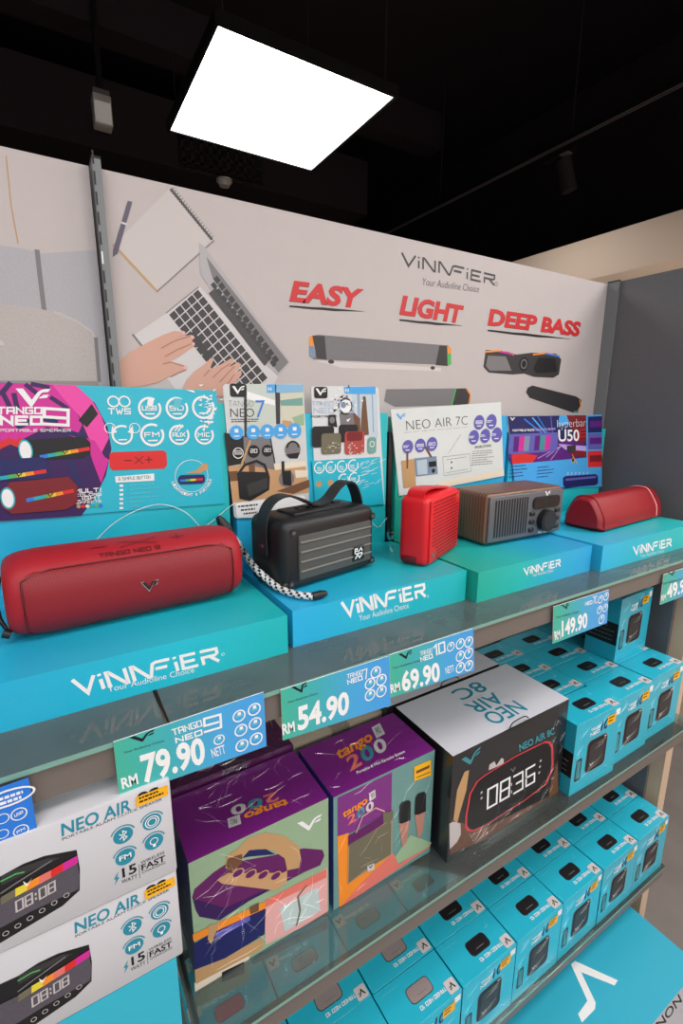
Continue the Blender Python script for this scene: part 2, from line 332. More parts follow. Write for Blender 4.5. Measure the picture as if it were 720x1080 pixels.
# ceiling light
LX, LY, LZ, LH = .827, 1.834, 1.03, .302
t = thing('ceiling_light', 'large bright square white light panel hanging under the black ceiling', 'light panel', (LX, LY, LZ))
def fr(b):
    for a in ((-LH-.012, LH+.012, -LH-.012, -LH), (-LH-.012, LH+.012, LH, LH+.012), (-LH-.012, -LH, -LH, LH), (LH, LH+.012, -LH, LH)): b.box(*a, -.004, .03, BLACKM)
    b.box(-LH, LH, -LH, LH, .022, .03, BLACKM)
part(t, 'frame', fr)
part(t, 'diffuser', lambda b: b.box(-LH, LH, -LH, LH, 0, .02, LAMP), label='glowing white diffuser')
for sx, sy in ((-1, -1), (1, -1), (-1, 1), (1, 1)):
    part(t, 'suspension_wire', lambda b: b.tube([(sx*LH*.93, sy*LH*.93, .03), (sx*LH*.93, sy*LH*.93, .97)], .0025, DUCT, 6))
# light track with a spotlight
t = thing('lighting_track', 'thin black ceiling track running back towards the beige wall at right', 'light track', (2.39, .6, 1.3))
def trk(b):
    b.box(-.018, .018, 0, 4.0, 0, .035, BLACKM)
    for q in (-.012, .006): b.box(q, q+.004, 0, 4.0, -.003, 0, GREY)
part(t, 'rail', trk)
for yy in (.35, 1.15, 2.1, 3.1):
    part(t, 'suspension_wire', lambda b: b.tube([(0, yy, .035), (0, yy, .7)], .004, DUCT, 6))
t = thing('track_spotlight', 'small black cylinder spotlight clipped to the black ceiling track', 'spotlight', (2.42, 1.82, 1.3))
part(t, 'adapter', lambda b: (b.box(-.02, .02, -.09, .09, -.035, -.004, BLACKM), b.box(-.021, .021, -.05, .0, -.038, -.033, POST)))
part(t, 'lamp_head', lambda b: b.cyl((.02, 0, -.05), (.1, -.1, -.5), .038, .15, DUCT), 40)
t = thing('ceiling_spotlight', 'small white box lamp on a black bracket against the dark ceiling at upper left', 'spotlight', (.40, 2.95, 1.41))
part(t, 'lamp_body', lambda b: b.rbox(.082, .082, .13, .006, WHITEP, 2, (0, 0, 0)), 30)
part(t, 'lens', lambda b: b.box(-.036, .036, -.044, -.0405, -.059, .03, GLOWF), label='lamp front with a faint added glow')  # front face given a glow in place of reflected light
part(t, 'bracket', lambda b: (b.box(-.036, .036, -.04, .036, .0645, .085, GREY), b.box(-.012, .012, -.02, .02, .085, .59, BLACKM)))
t = thing('smoke_detector', 'little white detector under the duct just below the light panel', 'smoke detector', (1.16, 3.4, 1.44))
part(t, 'detector_base', lambda b: b.cyl((0, 0, -.015), Z, .05, .015, WHITEP), 40)
part(t, 'detector_head', lambda b: b.cyl((0, 0, -.04), Z, .032, .025, WHITEP, r2=.045), 40)

# ================================================================ the gondola
PD = .86
# printed back panel
F = Fr((.107, PD, -.35), X, Z)
panel = MB((.107, PD, -.35)); panel.box(.107, 1.4, PD, PD+.012, -.35, .3385, PAPER, back=BEIGE, top=PAPER)
T = tile(F, 100, 180, 3)
panel.poly(F, T((240, 52), (376, 213), (197, 382), (60, 235)), PAPER2, 1)
for a, c, w in (((60, 235), (197, 382), 1), ((197, 382), (376, 222), .5)): panel.stroke(F, T(a, c), .0035*w, GREY if w < 1 else PRB['tan'], 2)
for i in range(19):
    f = i/18; p = T((243+124*f, 62+152*f))[0]; panel.disc(F, p, .0028, K2, 3, 8); q = T((250+124*f, 54+152*f))[0]; panel.stroke(F, [p, q], .0012, GREY, 3)
panel.poly(F, T((104, 96), (118, 99), (72, 262), (57, 274), (58, 250)), mat('pen print', (92, 86, 104)), 4)
panel.stroke(F, T((85, 165), (99, 170)), .003, SIL, 5)
panel.poly(F, T((330, 364), (578, 652), (540, 730), (262, 700), (121, 522), (228, 450)), SIL, 2)
panel.stroke(F, T((121, 520), (150, 556)), .003, GREY, 3)
panel.stroke(F, T((226, 450), (328, 368)), .0015, GREY, 3)
panel.poly(F, T((330, 228), (346, 240), (618, 606), (582, 648), (536, 612), (345, 345), (333, 325)), mat('lid print', (176, 171, 172)), 3)
panel.poly(F, T((352, 272), (612, 606), (580, 640), (372, 340)), GREY, 4)
panel.poly(F, T((360, 388), (382, 370), (556, 596), (536, 618)), mat('hinge print', (70, 66, 68)), 5)
def grid(o, u, v, nu, nv, g, m, k):
    for i in range(nu):
        for j in range(nv):
            q = [(i+g, j+g), (i+1-g, j+g), (i+1-g, j+1-g), (i+g, j+1-g)]
            panel.poly(F, T(*[(o[0]+u[0]*a/nu+v[0]*c/nv, o[1]+u[1]*a/nu+v[1]*c/nv) for a, c in q]), m, k)
grid((386, 328), (200, 272), (-16, 14), 13, 1, .12, K2, 5); grid((376, 348), (202, 266), (-14, 12), 13, 1, .12, K2, 5)
grid((326, 374), (222, 282), (-94, 82), 13, 5, .07, mat('key print', (60, 56, 58)), 3)
panel.poly(F, T((296, 520), (312, 506), (372, 590), (358, 606)), K2, 4)
LHAND = [(62, 618), (110, 575), (165, 545), (215, 520), (250, 507), (284, 511), (287, 519), (262, 527), (305, 520), (316, 529), (300, 541), (312, 543), (316, 553), (270, 585), (237, 604), (272, 612), (292, 620), (289, 630), (262, 640), (232, 652), (200, 670), (150, 682), (66, 690)]
panel.poly(F, T(*LHAND), SKIN, 6)
for l in (((210, 562), (250, 540), (300, 524)), ((222, 588), (262, 566), (312, 545)), ((215, 612), (240, 606), (284, 620)), ((240, 652), (262, 640), (288, 630))): panel.stroke(F, T(*l), .0016, SKIN2, 7)
for c in ((279, 513), (308, 527), (310, 548), (284, 624)): panel.disc(F, T(c)[0], .003, PRB['pinkpale'], 8, 8)
RHAND = [(265, 715), (290, 662), (318, 632), (350, 610), (366, 592), (374, 600), (362, 630), (400, 612), (430, 594), (440, 602), (424, 622), (452, 606), (463, 614), (440, 640), (462, 630), (463, 646), (440, 675), (418, 715)]
panel.poly(F, T(*RHAND), SKIN, 6)
for l in (((345, 650), (362, 630)), ((372, 655), (400, 628), (425, 612)), ((395, 668), (428, 632), (440, 620)), ((415, 680), (440, 645))): panel.stroke(F, T(*l), .0016, SKIN2, 7)
T = tile(F, 300, 240, 2)
panel.wordmark(F, *T((247, 78), (443, 122), (247, 53)), mat('dark logo print', (62, 58, 60)), 2, .2)
panel.text(F, 'Your Audioline Choice', *T((289, 121), (409, 137), (291, 106)), K2, 2, -.012)
panel.ring(F, T((446, 119))[0], .005, .0012, GREY, 2)
for s, q in (('EASY', ((10, 153), (157, 168), (20, 112))), ('LIGHT', ((242, 181), (370, 200), (250, 143))), ('DEEP BASS', ((428, 204), (620, 228), (434, 171)))):
    panel.text(F, s, *T(*[(a+.5, c+.6) for a, c in q]), K2, 2, .045); panel.text(F, s, *T(*q), RED, 3, .04)
for a, c in (((10, 166), (168, 177)), ((242, 195), (374, 207)), ((428, 217), (602, 235))):
    pts = [(a[0]+(c[0]-a[0])*f, a[1]+(c[1]-a[1])*f) for f in (0, .1, .3, .45, .6, .75, .85, 1)]; up = [1.6, 2, 1.4, 2.4, 1.6, 1.4, .8, .2]; dn = [1.6, 2, 3.2, 2.8, 3.6, 2, 1.2, .2]
    panel.poly(F, T(*[(p[0], p[1]-u) for p, u in zip(pts, up)], *[(p[0], p[1]+u) for p, u in list(zip(pts, dn))[::-1]]), K, 3)
panel.poly(F, T((62, 280), (330, 296), (330, 303), (120, 296)), GREY3, 1)
panel.poly(F, T((56, 229), (70, 226), (345, 249), (351, 262), (349, 290), (60, 278), (53, 262)), BAR, 2)
panel.poly(F, T((52, 230), (66, 228), (64, 276), (52, 272)), PRB['orange'], 3); panel.poly(F, T((52, 250), (64, 250), (64, 276), (52, 272)), PRB['steel'], 4); panel.poly(F, T((58, 228), (84, 229), (88, 278), (68, 276)), K2, 5)
panel.poly(F, T((326, 249), (342, 249), (344, 292), (318, 290)), K2, 3); panel.poly(F, T((342, 250), (350, 254), (351, 288), (343, 291)), PRB['green'], 4); panel.poly(F, T((342, 250), (350, 254), (350, 266), (343, 266)), PRB['orange'], 5)
for c in ((98, 283), (312, 296)): panel.disc(F, T(c)[0], .007, K2, 2, 10, .004)
panel.poly(F, T((214, 341), (382, 339), (390, 350), (386, 374), (232, 378), (210, 366)), GREY, 2); panel.poly(F, T((362, 340), (382, 339), (390, 352), (386, 374), (352, 374)), K2, 3)
panel.stroke(F, T((384, 341), (391, 352), (389, 374)), .004, PRB['orange'], 4); panel.stroke(F, T((360, 341), (352, 374)), .004, PRB['green'], 4)
panel.poly(F, T((424, 258), (470, 262), (488, 268), (520, 264), (572, 266), (583, 278), (578, 310), (566, 317), (525, 315), (505, 308), (480, 310), (430, 306), (419, 294)), K2, 2)
panel.poly(F, T((428, 270), (466, 272), (478, 302), (432, 302), (424, 292)), GREY, 3); panel.poly(F, T((534, 274), (570, 276), (574, 304), (530, 308), (524, 298)), PRB['black'], 3)
panel.stroke(F, T((424, 262), (450, 260), (482, 268)), .004, PRB['orange'], 4); panel.stroke(F, T((455, 262), (480, 267)), .004, PRB['magenta'], 5); panel.stroke(F, T((524, 268), (552, 265), (578, 272)), .004, PRB['orange'], 4); panel.stroke(F, T((550, 266), (578, 272)), .004, PRB['blue'], 5)
panel.disc(F, T((504, 288))[0], .018, K, 4); panel.ring(F, T((504, 288))[0], .012, .003, GREY, 5)
panel.poly(F, T((512, 338), (522, 333), (614, 356), (626, 364), (619, 391), (606, 390), (516, 359), (509, 348)), mat('dark bar print', (44, 42, 46)), 2)
panel.stroke(F, T((622, 364), (624, 376), (616, 390)), .004, PRB['orange'], 3); panel.stroke(F, T((618, 390), (610, 388)), .004, PRB['teal'], 3)
tag(panel.build('advertising_board'), 'white printed back panel with laptop, typing hands and EASY LIGHT DEEP BASS lettering', 'sign board')
# sofa panel of the left bay
F = Fr((-.5, PD, -.35), X, Z)
b = MB((-.5, PD, -.35)); b.box(-.5, .092, PD, PD+.012, -.35, .3385, PAPER)
T = tile(F, 0, 150, 4)
b.stroke(F, T((26, 60), (46, 260), (76, 425)), .0015, PRB['tan'], 2)
b.poly(F, T((-200, 400), (155, 460), (185, 715), (0, 690), (-200, 690)), SOFA, 1)
b.poly(F, T((158, 470), (405, 455), (430, 720), (300, 722), (190, 712)), SOFA, 1)
b.stroke(F, T((157, 462), (168, 560), (187, 715)), .006, GREY, 2)
b.poly(F, T((260, 722), (430, 720), (458, 1026), (400, 1026)), SOFA, 2)
b.poly(F, T((-200, 690), (0, 682), (120, 694), (230, 716), (320, 752), (385, 796), (402, 830), (416, 1000), (415, 1012), (-200, 1012)), SOFA2, 2)
b.stroke(F, T((230, 717), (320, 753), (385, 797), (403, 830), (417, 1005)), .003, GREY2, 3); b.stroke(F, T((404, 830), (418, 1005)), .005, GREY, 3)
b.poly(F, T((-200, 1004), (416, 1008), (416, 1030), (-200, 1030)), mat('sofa base print', (150, 138, 130)), 3)
b.poly(F, T((-80, 830), (10, 838), (22, 856), (-80, 862)), PAPER2, 4)
tag(b.build('advertising_board'), 'printed panel at the far left with a pale grey sofa, mostly cut by the frame', 'sign board')
# posts
t = thing('upright_post', 'grey slotted metal post between the sofa panel and the laptop panel', 'post', (.101, .85, FLOOR))
def post(b):
    b.box(-.006, .005, -.012, .03, 0, -FLOOR+.342, POST); FF = Fr((-.006, -.0121, 0), X, Z)
    for i in range(60): b.rect(FF, .0003, .0025, .45+i*.026, .45+i*.026+.017, K if i % 9 else W, 2)
part(t, 'post_channel', post)
part(t, 'post_cap', lambda b: b.box(-.0065, .0055, -.0125, .0305, -FLOOR+.342, -FLOOR+.345, BLACKM))
t = thing('upright_post', 'grey corner post where the laptop panel meets the dark end panel', 'post', (1.397, .845, FLOOR))
part(t, 'post_channel', lambda b: b.box(-.005, .003, -.017, .014, 0, -FLOOR+.341, POST))
part(t, 'post_cap', lambda b: b.box(-.0055, .003, -.0175, .0145, -FLOOR+.341, -FLOOR+.344, BLACKM))
# end panels
b = MB((1.4, .575, FLOOR)); b.box(1.4, 1.412, .575, .872, FLOOR, .341, DGREY)
tag(b.build('end_panel'), 'dark grey end panel closing the right side of the shelves', 'end panel')
b = MB((1.412, .54, FLOOR)); b.box(1.413, 1.452, .54, 1.9, FLOOR, .368, BEIGE, top=BEIGE)
tag(b.build('end_panel'), 'beige wooden end panel standing behind the dark grey end panel', 'end panel')
# lower back board
b = MB((-.5, PD, FLOOR)); b.box(-.5, .092, PD, PD+.01, FLOOR, -.351, mat('back board', (176, 166, 156), .6)); tag(b.build('back_board'), 'pale back board behind the lower shelves of the left bay', 'back board')
b = MB((.107, PD, FLOOR)); b.box(.109, 1.39, PD+.001, PD+.01, FLOOR, -.351, MATS['back board'].name); tag(b.build('back_board'), 'pale back board behind the lower shelves of the main bay', 'back board')
b = MB((-.5, .6, FLOOR)); b.box(-.5, 1.39, .6, .825, FLOOR+.001, FLOOR+.12, METAL); tag(b.build('base_deck'), 'low grey base deck at the foot of the shelving', 'base')

def shelf(x0, x1, zt, yf, lab, rail=.036, glass=None):
    t = thing('glass_shelf', lab, 'shelf', (x0, yf, zt))
    L = x1-x0; D = .826-yf
    part(t, 'glass_pane', lambda b: b.box(0.001, L-.001, 0, D, -.006, 0, glass or GLS, front=GLE))
    def rl(b): b.box(0, L, .004, .012, -.006-rail, -.0065, METAL); b.box(0, L, .012, .022, -.006-rail, -.003-rail, METAL)
    part(t, 'front_rail', rl)
    for xx in (.006, L-.014):
        part(t, 'bracket', lambda b: b.raw([(xx, .012, -.0065), (xx, D-.004, -.0065), (xx, D-.004, -.075), (xx, .012, -.026), (xx+.006, .012, -.0065), (xx+.006, D-.004, -.0065), (xx+.006, D-.004, -.075), (xx+.006, .012, -.026)],
             [(0, 1, 2, 3), (7, 6, 5, 4), (0, 4, 5, 1), (1, 5, 6, 2), (2, 6, 7, 3), (3, 7, 4, 0)], STEEL))
    part(t, 'rear_rail', lambda b: b.box(.012, L-.02, D-.02, D-.004, -.03, -.0065, METAL))
ZS1, ZS2, ZS3 = -.3385, -.822, -1.300
Y1, Y2, Y3 = .492, .482, .489
shelf(.079, 1.399, ZS1, Y1, 'upper glass shelf carrying the teal display stands and speakers')
shelf(.079, 1.399, ZS2, Y2, 'middle glass shelf carrying the purple, black and teal boxes', glass=GLS2)
shelf(.079, 1.399, ZS3, Y3, 'lowest glass shelf carrying rows of small teal boxes', .03, GLS2)
shelf(-.5, .076, ZS1, Y1, 'upper glass shelf of the left bay under the end of the red speaker stand')
shelf(-.5, .076, ZS2, Y2, 'middle glass shelf of the left bay under the white boxes', glass=GLS2)

# ================================================================ display stands
def stand(lab, x0, x1, yf, stops, logo, cards, tall, yb=.80, h=.0562, boards=None):
    t = thing('display_stand', lab, 'display stand', (x0, yf, ZS1))
    L = x1-x0; gm = grad('stand print %d' % len(MATS), stops, 'X', L)
    F = Fr((x0, yf, ZS1), X, Z)
    def base(b):
        b.box(x0, x1, yf, yb, ZS1, ZS1+h, gm)
        T = tile(F, 0, 0, 1); b.wordmark(F, *T(*logo[:3]), W, 1, .2); b.text(F, 'Your Audioline Choice', *T(*logo[3:6]), W, 1, -.005)
        if len(logo) > 6: b.ring(F, T(logo[6])[0], .0022, .0007, W, 1, 10)
    part(t, 'base_box', base, off=(x0, yf, ZS1))
    for bx0, bx1, top in boards or ((x0, x1, tall),):
        bb = part(t, 'backboard', lambda b: b.box(bx0, bx1, yb, yb+.03, ZS1, top, gm, front=gm), off=(x0, yf, ZS1))
    for fn in cards: part(bb, 'graphic_card', fn, off=(x0, yf, ZS1), label='printed picture card')
    return t
CY = .797
CF_ = Fr((0, CY, 0), X, Z)
def cardslab(b, pts, m, k=1):
    p = [CF_.px(*q) for q in pts]; n = len(p)
    v = [CF_.P(*q) for q in p]; b.raw(v, [tuple(range(n))], m); b.raw([q+Y*.0025 for q in v], [tuple(range(n-1, -1, -1))], W)
    for i in range(n): j = (i+1) % n; b.raw([v[i], v[j], v[j]+Y*.0025, v[i]+Y*.0025], [(0, 1, 2, 3)], W)
def icon(b, T, c, r, s, m=W, full=False, k=3, tm=None):
    c0 = T(c)[0]; r1 = T((c[0]+r, c[1]))[0]; R = math.hypot(r1[0]-c0[0], r1[1]-c0[1])
    if full: b.disc(CF_, c0, R, m, k, 18)
    else: b.ring(CF_, c0, R, R*.2, m, k, 20, None, 60, 390)
    if s: b.techno(CF_, s, (c0[0]-R*.62, c0[1]-R*.2), (c0[0]+R*.55, c0[1]-R*.2), (c0[0]-R*.62, c0[1]+R*.25), tm or m, k+1, .2)
    b.rect(CF_, c0[0]-R*.4, c0[0]+R*.4, c0[1]-R*.55, c0[1]-R*.42, tm or m, k+1)
def sp_pic(b, T, pts, m, glow=True, k=4):
    """one rounded speaker drawn in print: body, lit end, colour strip (p = left end, q = right end of the strip)"""
    b.poly(CF_, T(*pts), m, k)
def card1(b):
    cardslab(b, [(-48, 401), (0, 403), (228, 412), (237, 531), (0, 549), (-48, 553)], TEAL)
    T = tile(CF_, 0, 395, 6)
    b.poly(CF_, T((-285, 45), (0, 50), (480, 68), (600, 180), (680, 330), (705, 470), (670, 640), (600, 780), (515, 893), (0, 928), (-285, 945)), PRB['violet'], 1)
    b.poly(CF_, T((0, 52), (335, 62), (400, 130), (470, 200), (520, 320), (480, 400), (300, 330), (120, 420), (0, 470)), PRB['magenta'], 2)
    b.poly(CF_, T((330, 62), (480, 68), (580, 160), (640, 260), (690, 400), (640, 500), (560, 400), (500, 260), (400, 150)), PRB['pink'], 2)
    b.poly(CF_, T((580, 185), (620, 250), (550, 335), (495, 290)), PRB['black'], 3)
    b.poly(CF_, T((540, 400), (600, 420), (660, 520), (690, 540), (640, 690), (590, 560)), PRB['magenta'], 3)
    for l in (((170, 70), (235, 120)), ((20, 120), (60, 200)), ((330, 150), (420, 210)), ((60, 60), (10, 120)), ((210, 62), (300, 80)), ((90, 130), (110, 220))): b.stroke(CF_, T(*l), .006, PRB['violet'], 3)
    for l in (((440, 560), (500, 680)), ((380, 350), (520, 390)), ((120, 330), (180, 300)), ((280, 280), (350, 300)), ((470, 620), (440, 560))): b.stroke(CF_, T(*l), .007, PRB['navy'], 3)
    b.stroke(CF_, T((0, 450), (60, 420), (110, 440), (130, 420)), .008, PRB['red'], 3)
    b.vf(CF_, *T((98, 203), (318, 203), (98, 88)), W, 5)
    b.techno(CF_, 'TANGO', *T((-14, 252), (262, 252), (-14, 203)), W, 5, .22); b.techno(CF_, 'NEO', *T((8, 322), (262, 322), (8, 258)), W, 5, .26); b.techno(CF_, '9', *T((280, 322), (430, 330), (280, 205)), W, 5, .16)
    b.techno(CF_, 'PORTABLE SPEAKER', *T((5, 362), (445, 362), (5, 344)), W, 5, .18)
    def spk(x0, x1, y0, y1, m, strip, k, end=True):
        h = y1-y0; b.poly(CF_, T((x0+h*.25, y0+h*.15), (x1-h*.25, y0), (x1, y0+h*.25), (x1, y0+h*.7), (x1-h*.3, y1-h*.12), (x0+h*.3, y1), (x0, y0+h*.8), (x0, y0+h*.4)), m, k)
        (ax, ay), (cx, cy) = strip; cols = ['blue', 'teal', 'green', 'yellow', 'orange', 'red']; n = len(cols)
        for i, c in enumerate(cols): b.stroke(CF_, T((ax+(cx-ax)*i/n, ay+(cy-ay)*i/n), (ax+(cx-ax)*(i+1)/n, ay+(cy-ay)*(i+1)/n)), .0052, PRB[c], k+1)
        mx, my = (ax+cx)/2, (ay+cy)/2; b.vf(CF_, *T((mx-20, my+12), (mx+22, my+10), (mx-20, my-14)), K, k+3)
        if end:
            c0 = T((x0+42, y0+h*.58))[0]; b.disc(CF_, c0, .0085, PRB['teal'], k+1, 16, .0155); b.disc(CF_, c0, .0068, W, k+2, 16, .013)
    spk(120, 572, 392, 545, PRB['black'], ((265, 520), (555, 470)), 5)
    spk(-240, 312, 522, 678, PRB['navy'], ((-40, 662), (280, 612)), 8, False)
    spk(8, 490, 645, 880, PRB['maroon'], ((180, 792), (455, 735)), 12)
    b.techno(CF_, 'MULTI', *T((472, 752), (640, 742), (470, 724)), W, 5, .2); b.techno(CF_, 'COLORS', *T((478, 772), (640, 764), (478, 755)), W, 5, .2); b.techno(CF_, 'LIGHT', *T((480, 800), (638, 788), (478, 774)), W, 5, .2); b.techno(CF_, 'EFFECTS', *T((484, 820), (638, 808), (484, 805)), W, 5, .2)
    for i, c in enumerate(('tan', 'red', 'cream', 'teal', 'green', 'blue')): b.disc(CF_, T((497+28*i, 834-i))[0], .0028, PRB[c], 5, 10)
    T = tile(CF_, 110, 400, 5.54)
    for c, s, r in (((265, 170), 'USB', 68), ((424, 170), 'SD', 66), ((578, 165), '', 66), ((105, 325), '', 62), ((280, 325), 'FM', 70), ((437, 325), 'AUX', 60), ((583, 325), 'MIC', 56)): icon(b, T, c, r, s)
    for s in (-1, 1): b.ring(CF_, T((85+s*32, 130))[0], .0085, .0022, W, 3, 16)
    b.techno(CF_, 'TWS', *T((25, 205), (150, 205), (25, 168)), W, 3, .2)
    for s in (-1, 1): b.poly(CF_, T((105+s*30, 310), (105+s*60, 270), (105+s*66, 318)), W, 4)
    for s in (-1, 1): b.ring(CF_, T((105+s*72, 285))[0], .008, .0012, W, 4, 10)
    b.poly(CF_, T((255, 112), (290, 118), (280, 158), (248, 150)), W, 5); b.poly(CF_, T((402, 112), (448, 112), (448, 165), (402, 165)), LTEAL, 5)
    for l in (((412, 300), (440, 265)), ((430, 302), (455, 268)), ((580, 300), (585, 265))): b.stroke(CF_, T(*l), .002, W, 5)
    for i in range(46):                                       # scuffed film, top right corner
        x, y = random.gauss(598, 26), random.gauss(190, 62); b.poly(CF_, T((x, y), (x+random.uniform(8, 34), y-random.uniform(2, 12)), (x+random.uniform(6, 30), y+random.uniform(2, 10))), W, 6)
    b.poly(CF_, T((475, 62), (520, 66), (530, 80), (500, 72)), W, 6)
    b.poly(CF_, T((30, 435), (50, 425), (345, 415), (362, 430), (366, 500), (350, 522), (50, 532), (30, 515)), PRB['red'], 3)
    b.stroke(CF_, T((180, 455), (225, 492)), .0012, REDT, 4); b.stroke(CF_, T((225, 450), (180, 492)), .0012, REDT, 4); b.stroke(CF_, T((118, 475), (155, 474)), .0015, REDT, 4); b.stroke(CF_, T((240, 470), (278, 469)), .0015, REDT, 4); b.stroke(CF_, T((259, 455), (259, 486)), .0015, REDT, 4)
    b.poly(CF_, T((62, 568), (290, 550), (292, 592), (66, 604)), W, 3); b.techno(CF_, '6 SIMPLE BUTTON', *T((84, 592), (268, 580), (82, 572)), PRB['sea'], 4, .18)
    for i in range(6):
        b.rect(CF_, *[q for q in (T((88, 620+i*26))[0][0], T((110, 620+i*26))[0][0])], *sorted((T((100, 628+i*26))[0][1], T((100, 615+i*26))[0][1])), W, 3)
        x0, y0 = T((150, 624+i*25))[0]; x1, y1 = T((150+random.choice((90, 160, 190, 80)), 618+i*25))[0]; b.lines(CF_, x0, x1, y0, 1, 0, .0016, LTEAL, 3)
    c = T((510, 565))[0]; b.ring(CF_, c, .0268, .0008, W, 3, 32)
    b.poly(CF_, T((430, 575), (445, 560), (580, 556), (588, 575), (585, 600), (570, 610), (445, 615), (430, 600)), PRB['navy'], 4)
    for i, cc in enumerate(('blue', 'green', 'yellow', 'red')): b.stroke(CF_, T((448+30*i, 592-2*i), (478+30*i, 590-2*i)), .0035, PRB[cc], 5)
    b.poly(CF_, T((470, 550), (540, 528), (570, 495), (600, 490), (608, 520), (560, 548)), PRB['tan'], 5)
    s = 'LIGHTWEIGHT & PORTABLE'; n = len(s)
    for i, ch in enumerate(s):
        a = math.radians(196+i*(148/(n-1))); R = .0335; d = Vector((-math.sin(a), math.cos(a))); o = Vector(c)+Vector((math.cos(a), math.sin(a)))*R
        if ch != ' ': b.text(CF_, ch, tuple(o-d*.0017), tuple(o+d*.0017), tuple(o-d*.0017-Vector((math.cos(a), math.sin(a)))*.005), W, 3, .02)
def card2(b):
    cardslab(b, [(235, 408), (238, 405), (317, 405), (320, 408), (326.5, 538), (250, 547), (247, 545)], mat('photo card pale', (206, 208, 208), .35, coat=.4))
    T = tile(CF_, 230, 400, 7.2)
    b.poly(CF_, T((215, 40), (430, 40), (440, 330), (215, 380)), mat('window print', (196, 204, 196), .4), 1)
    b.poly(CF_, T((215, 90), (430, 160), (432, 200), (215, 150)), W, 2)
    b.poly(CF_, T((470, 40), (645, 40), (655, 400), (475, 360)), mat('window print warm', (206, 204, 184), .4), 1)
    b.poly(CF_, T((470, 160), (640, 140), (642, 200), (475, 200)), PRB['sage'], 2); b.poly(CF_, T((560, 290), (650, 260), (652, 350), (590, 350)), PRB['mint'], 2); b.poly(CF_, T((490, 310), (560, 320), (560, 370), (480, 355)), PRB['wood'], 2)
    b.poly(CF_, T((430, 40), (468, 40), (470, 340), (440, 340)), K2, 2); b.poly(CF_, T((195, 130), (216, 130), (218, 440), (198, 440)), K2, 2)
    b.poly(CF_, T((45, 405), (190, 430), (200, 640), (75, 660)), PRB['black'], 2)
    b.poly(CF_, T((190, 430), (390, 440), (430, 600), (440, 700), (195, 680)), GREY, 1); b.stroke(CF_, T((395, 440), (430, 640)), .002, K, 3)
    b.poly(CF_, T((75, 660), (200, 650), (440, 690), (660, 640), (690, 860), (110, 940)), PRB['wood'], 2); b.poly(CF_, T((80, 700), (150, 695), (150, 770), (90, 775)), PRB['brown'], 3)
    b.poly(CF_, T((420, 640), (660, 620), (668, 660), (430, 690)), PRB['cream'], 3); b.poly(CF_, T((440, 850), (690, 760), (692, 820), (570, 870)), PRB['brown'], 3); b.poly(CF_, T((580, 690), (680, 690), (680, 740), (590, 750)), PRB['cream'], 3)
    b.rrect(CF_, *[q for q in (T((88, 80))[0][0], T((215, 80))[0][0])], T((100, 134))[0][1], T((100, 32))[0][1], .004, K, 3)
    b.vf(CF_, *T((103, 112), (200, 110), (103, 52)), W, 4)
    b.poly(CF_, T((368, 40), (430, 38), (430, 100), (370, 104)), PRB['sky'], 3); b.poly(CF_, T((440, 38), (645, 40), (645, 96), (470, 104), (440, 100)), mat('pale sky print', (130, 180, 215), .4), 3); b.techno(CF_, 'H', *T((380, 88), (400, 88), (380, 60)), W, 4, .2)
    b.text(CF_, 'TANGO', *T((78, 208), (268, 208), (76, 162)), K2, 4, -.03); b.text(CF_, 'NEO', *T((92, 288), (272, 286), (90, 222)), K, 4, -.015); b.text(CF_, '7', *T((285, 292), (355, 290), (282, 160)), PRB['blue'], 4, -.01)
    x0, y0 = T((98, 308))[0]; b.lines(CF_, x0, T((310, 300))[0][0], y0, 2, .0035, .0014, K2, 4)
    for i, c in enumerate(((138, 405), (265, 402), (372, 398), (472, 395), (578, 390))): icon(b, T, c, 52, '', PRB['sky'], True, 4, W); b.rect(CF_, T((c[0]-14, c[1]))[0][0], T((c[0]+14, c[1]))[0][0], T(c)[0][1], T((c[0], c[1]-28))[0][1], W, 6)
    for c, s, r in (((150, 560), '6', 52), ((268, 548), '20', 46), ((372, 542), '2023', 42)): icon(b, T, c, r, '', K, True, 4); b.techno(CF_, s, *T((c[0]-24, c[1]+10), (c[0]+24, c[1]+10), (c[0]-24, c[1]-20)), W, 7, .16)
    b.ring(CF_, T((150, 560))[0], .0095, .0014, W, 6)
    b.stroke(CF_, T((240, 470), (150, 720)), .004, PRB['tan'], 5); b.poly(CF_, T((230, 640), (275, 640), (280, 720), (235, 720)), PRB['brown'], 5)
    for pts in (((150, 720), (200, 650), (290, 620), (350, 650), (375, 720)),): b.stroke(CF_, T(*pts), .0045, PRB['black'], 6)
    b.poly(CF_, T((145, 730), (180, 700), (375, 705), (390, 740), (385, 840), (240, 925), (160, 905)), PRB['black'], 6); b.poly(CF_, T((215, 800), (370, 745), (372, 830), (230, 890)), K2, 7)
    for c in ((565, 532), (518, 755)): b.disc(CF_, T(c)[0], .0155, GREY, 5, 20)
    b.ring(CF_, T((565, 520))[0], .013, .0035, K, 6, 20, None, 0, 180); b.poly(CF_, T((510, 570), (620, 555), (600, 600), (540, 600)), K, 6); b.poly(CF_, T((480, 700), (550, 690), (555, 810), (490, 800)), K, 6); b.rect(CF_, T((478, 620))[0][0], T((500, 620))[0][0], T((480, 700))[0][1], T((480, 622))[0][1], K, 6)
    b.poly(CF_, T((130, 950), (145, 940), (640, 880), (660, 892), (670, 1040), (150, 1052), (138, 1040)), W, 6)
    for i in range(3): x0, y0 = T((150+i*20, 975+i*28))[0]; x1, y1 = T((340, 950+i*28))[0]; b.lines(CF_, x0, x1, (y0+y1)/2, 1, 0, .003, K2, 7)
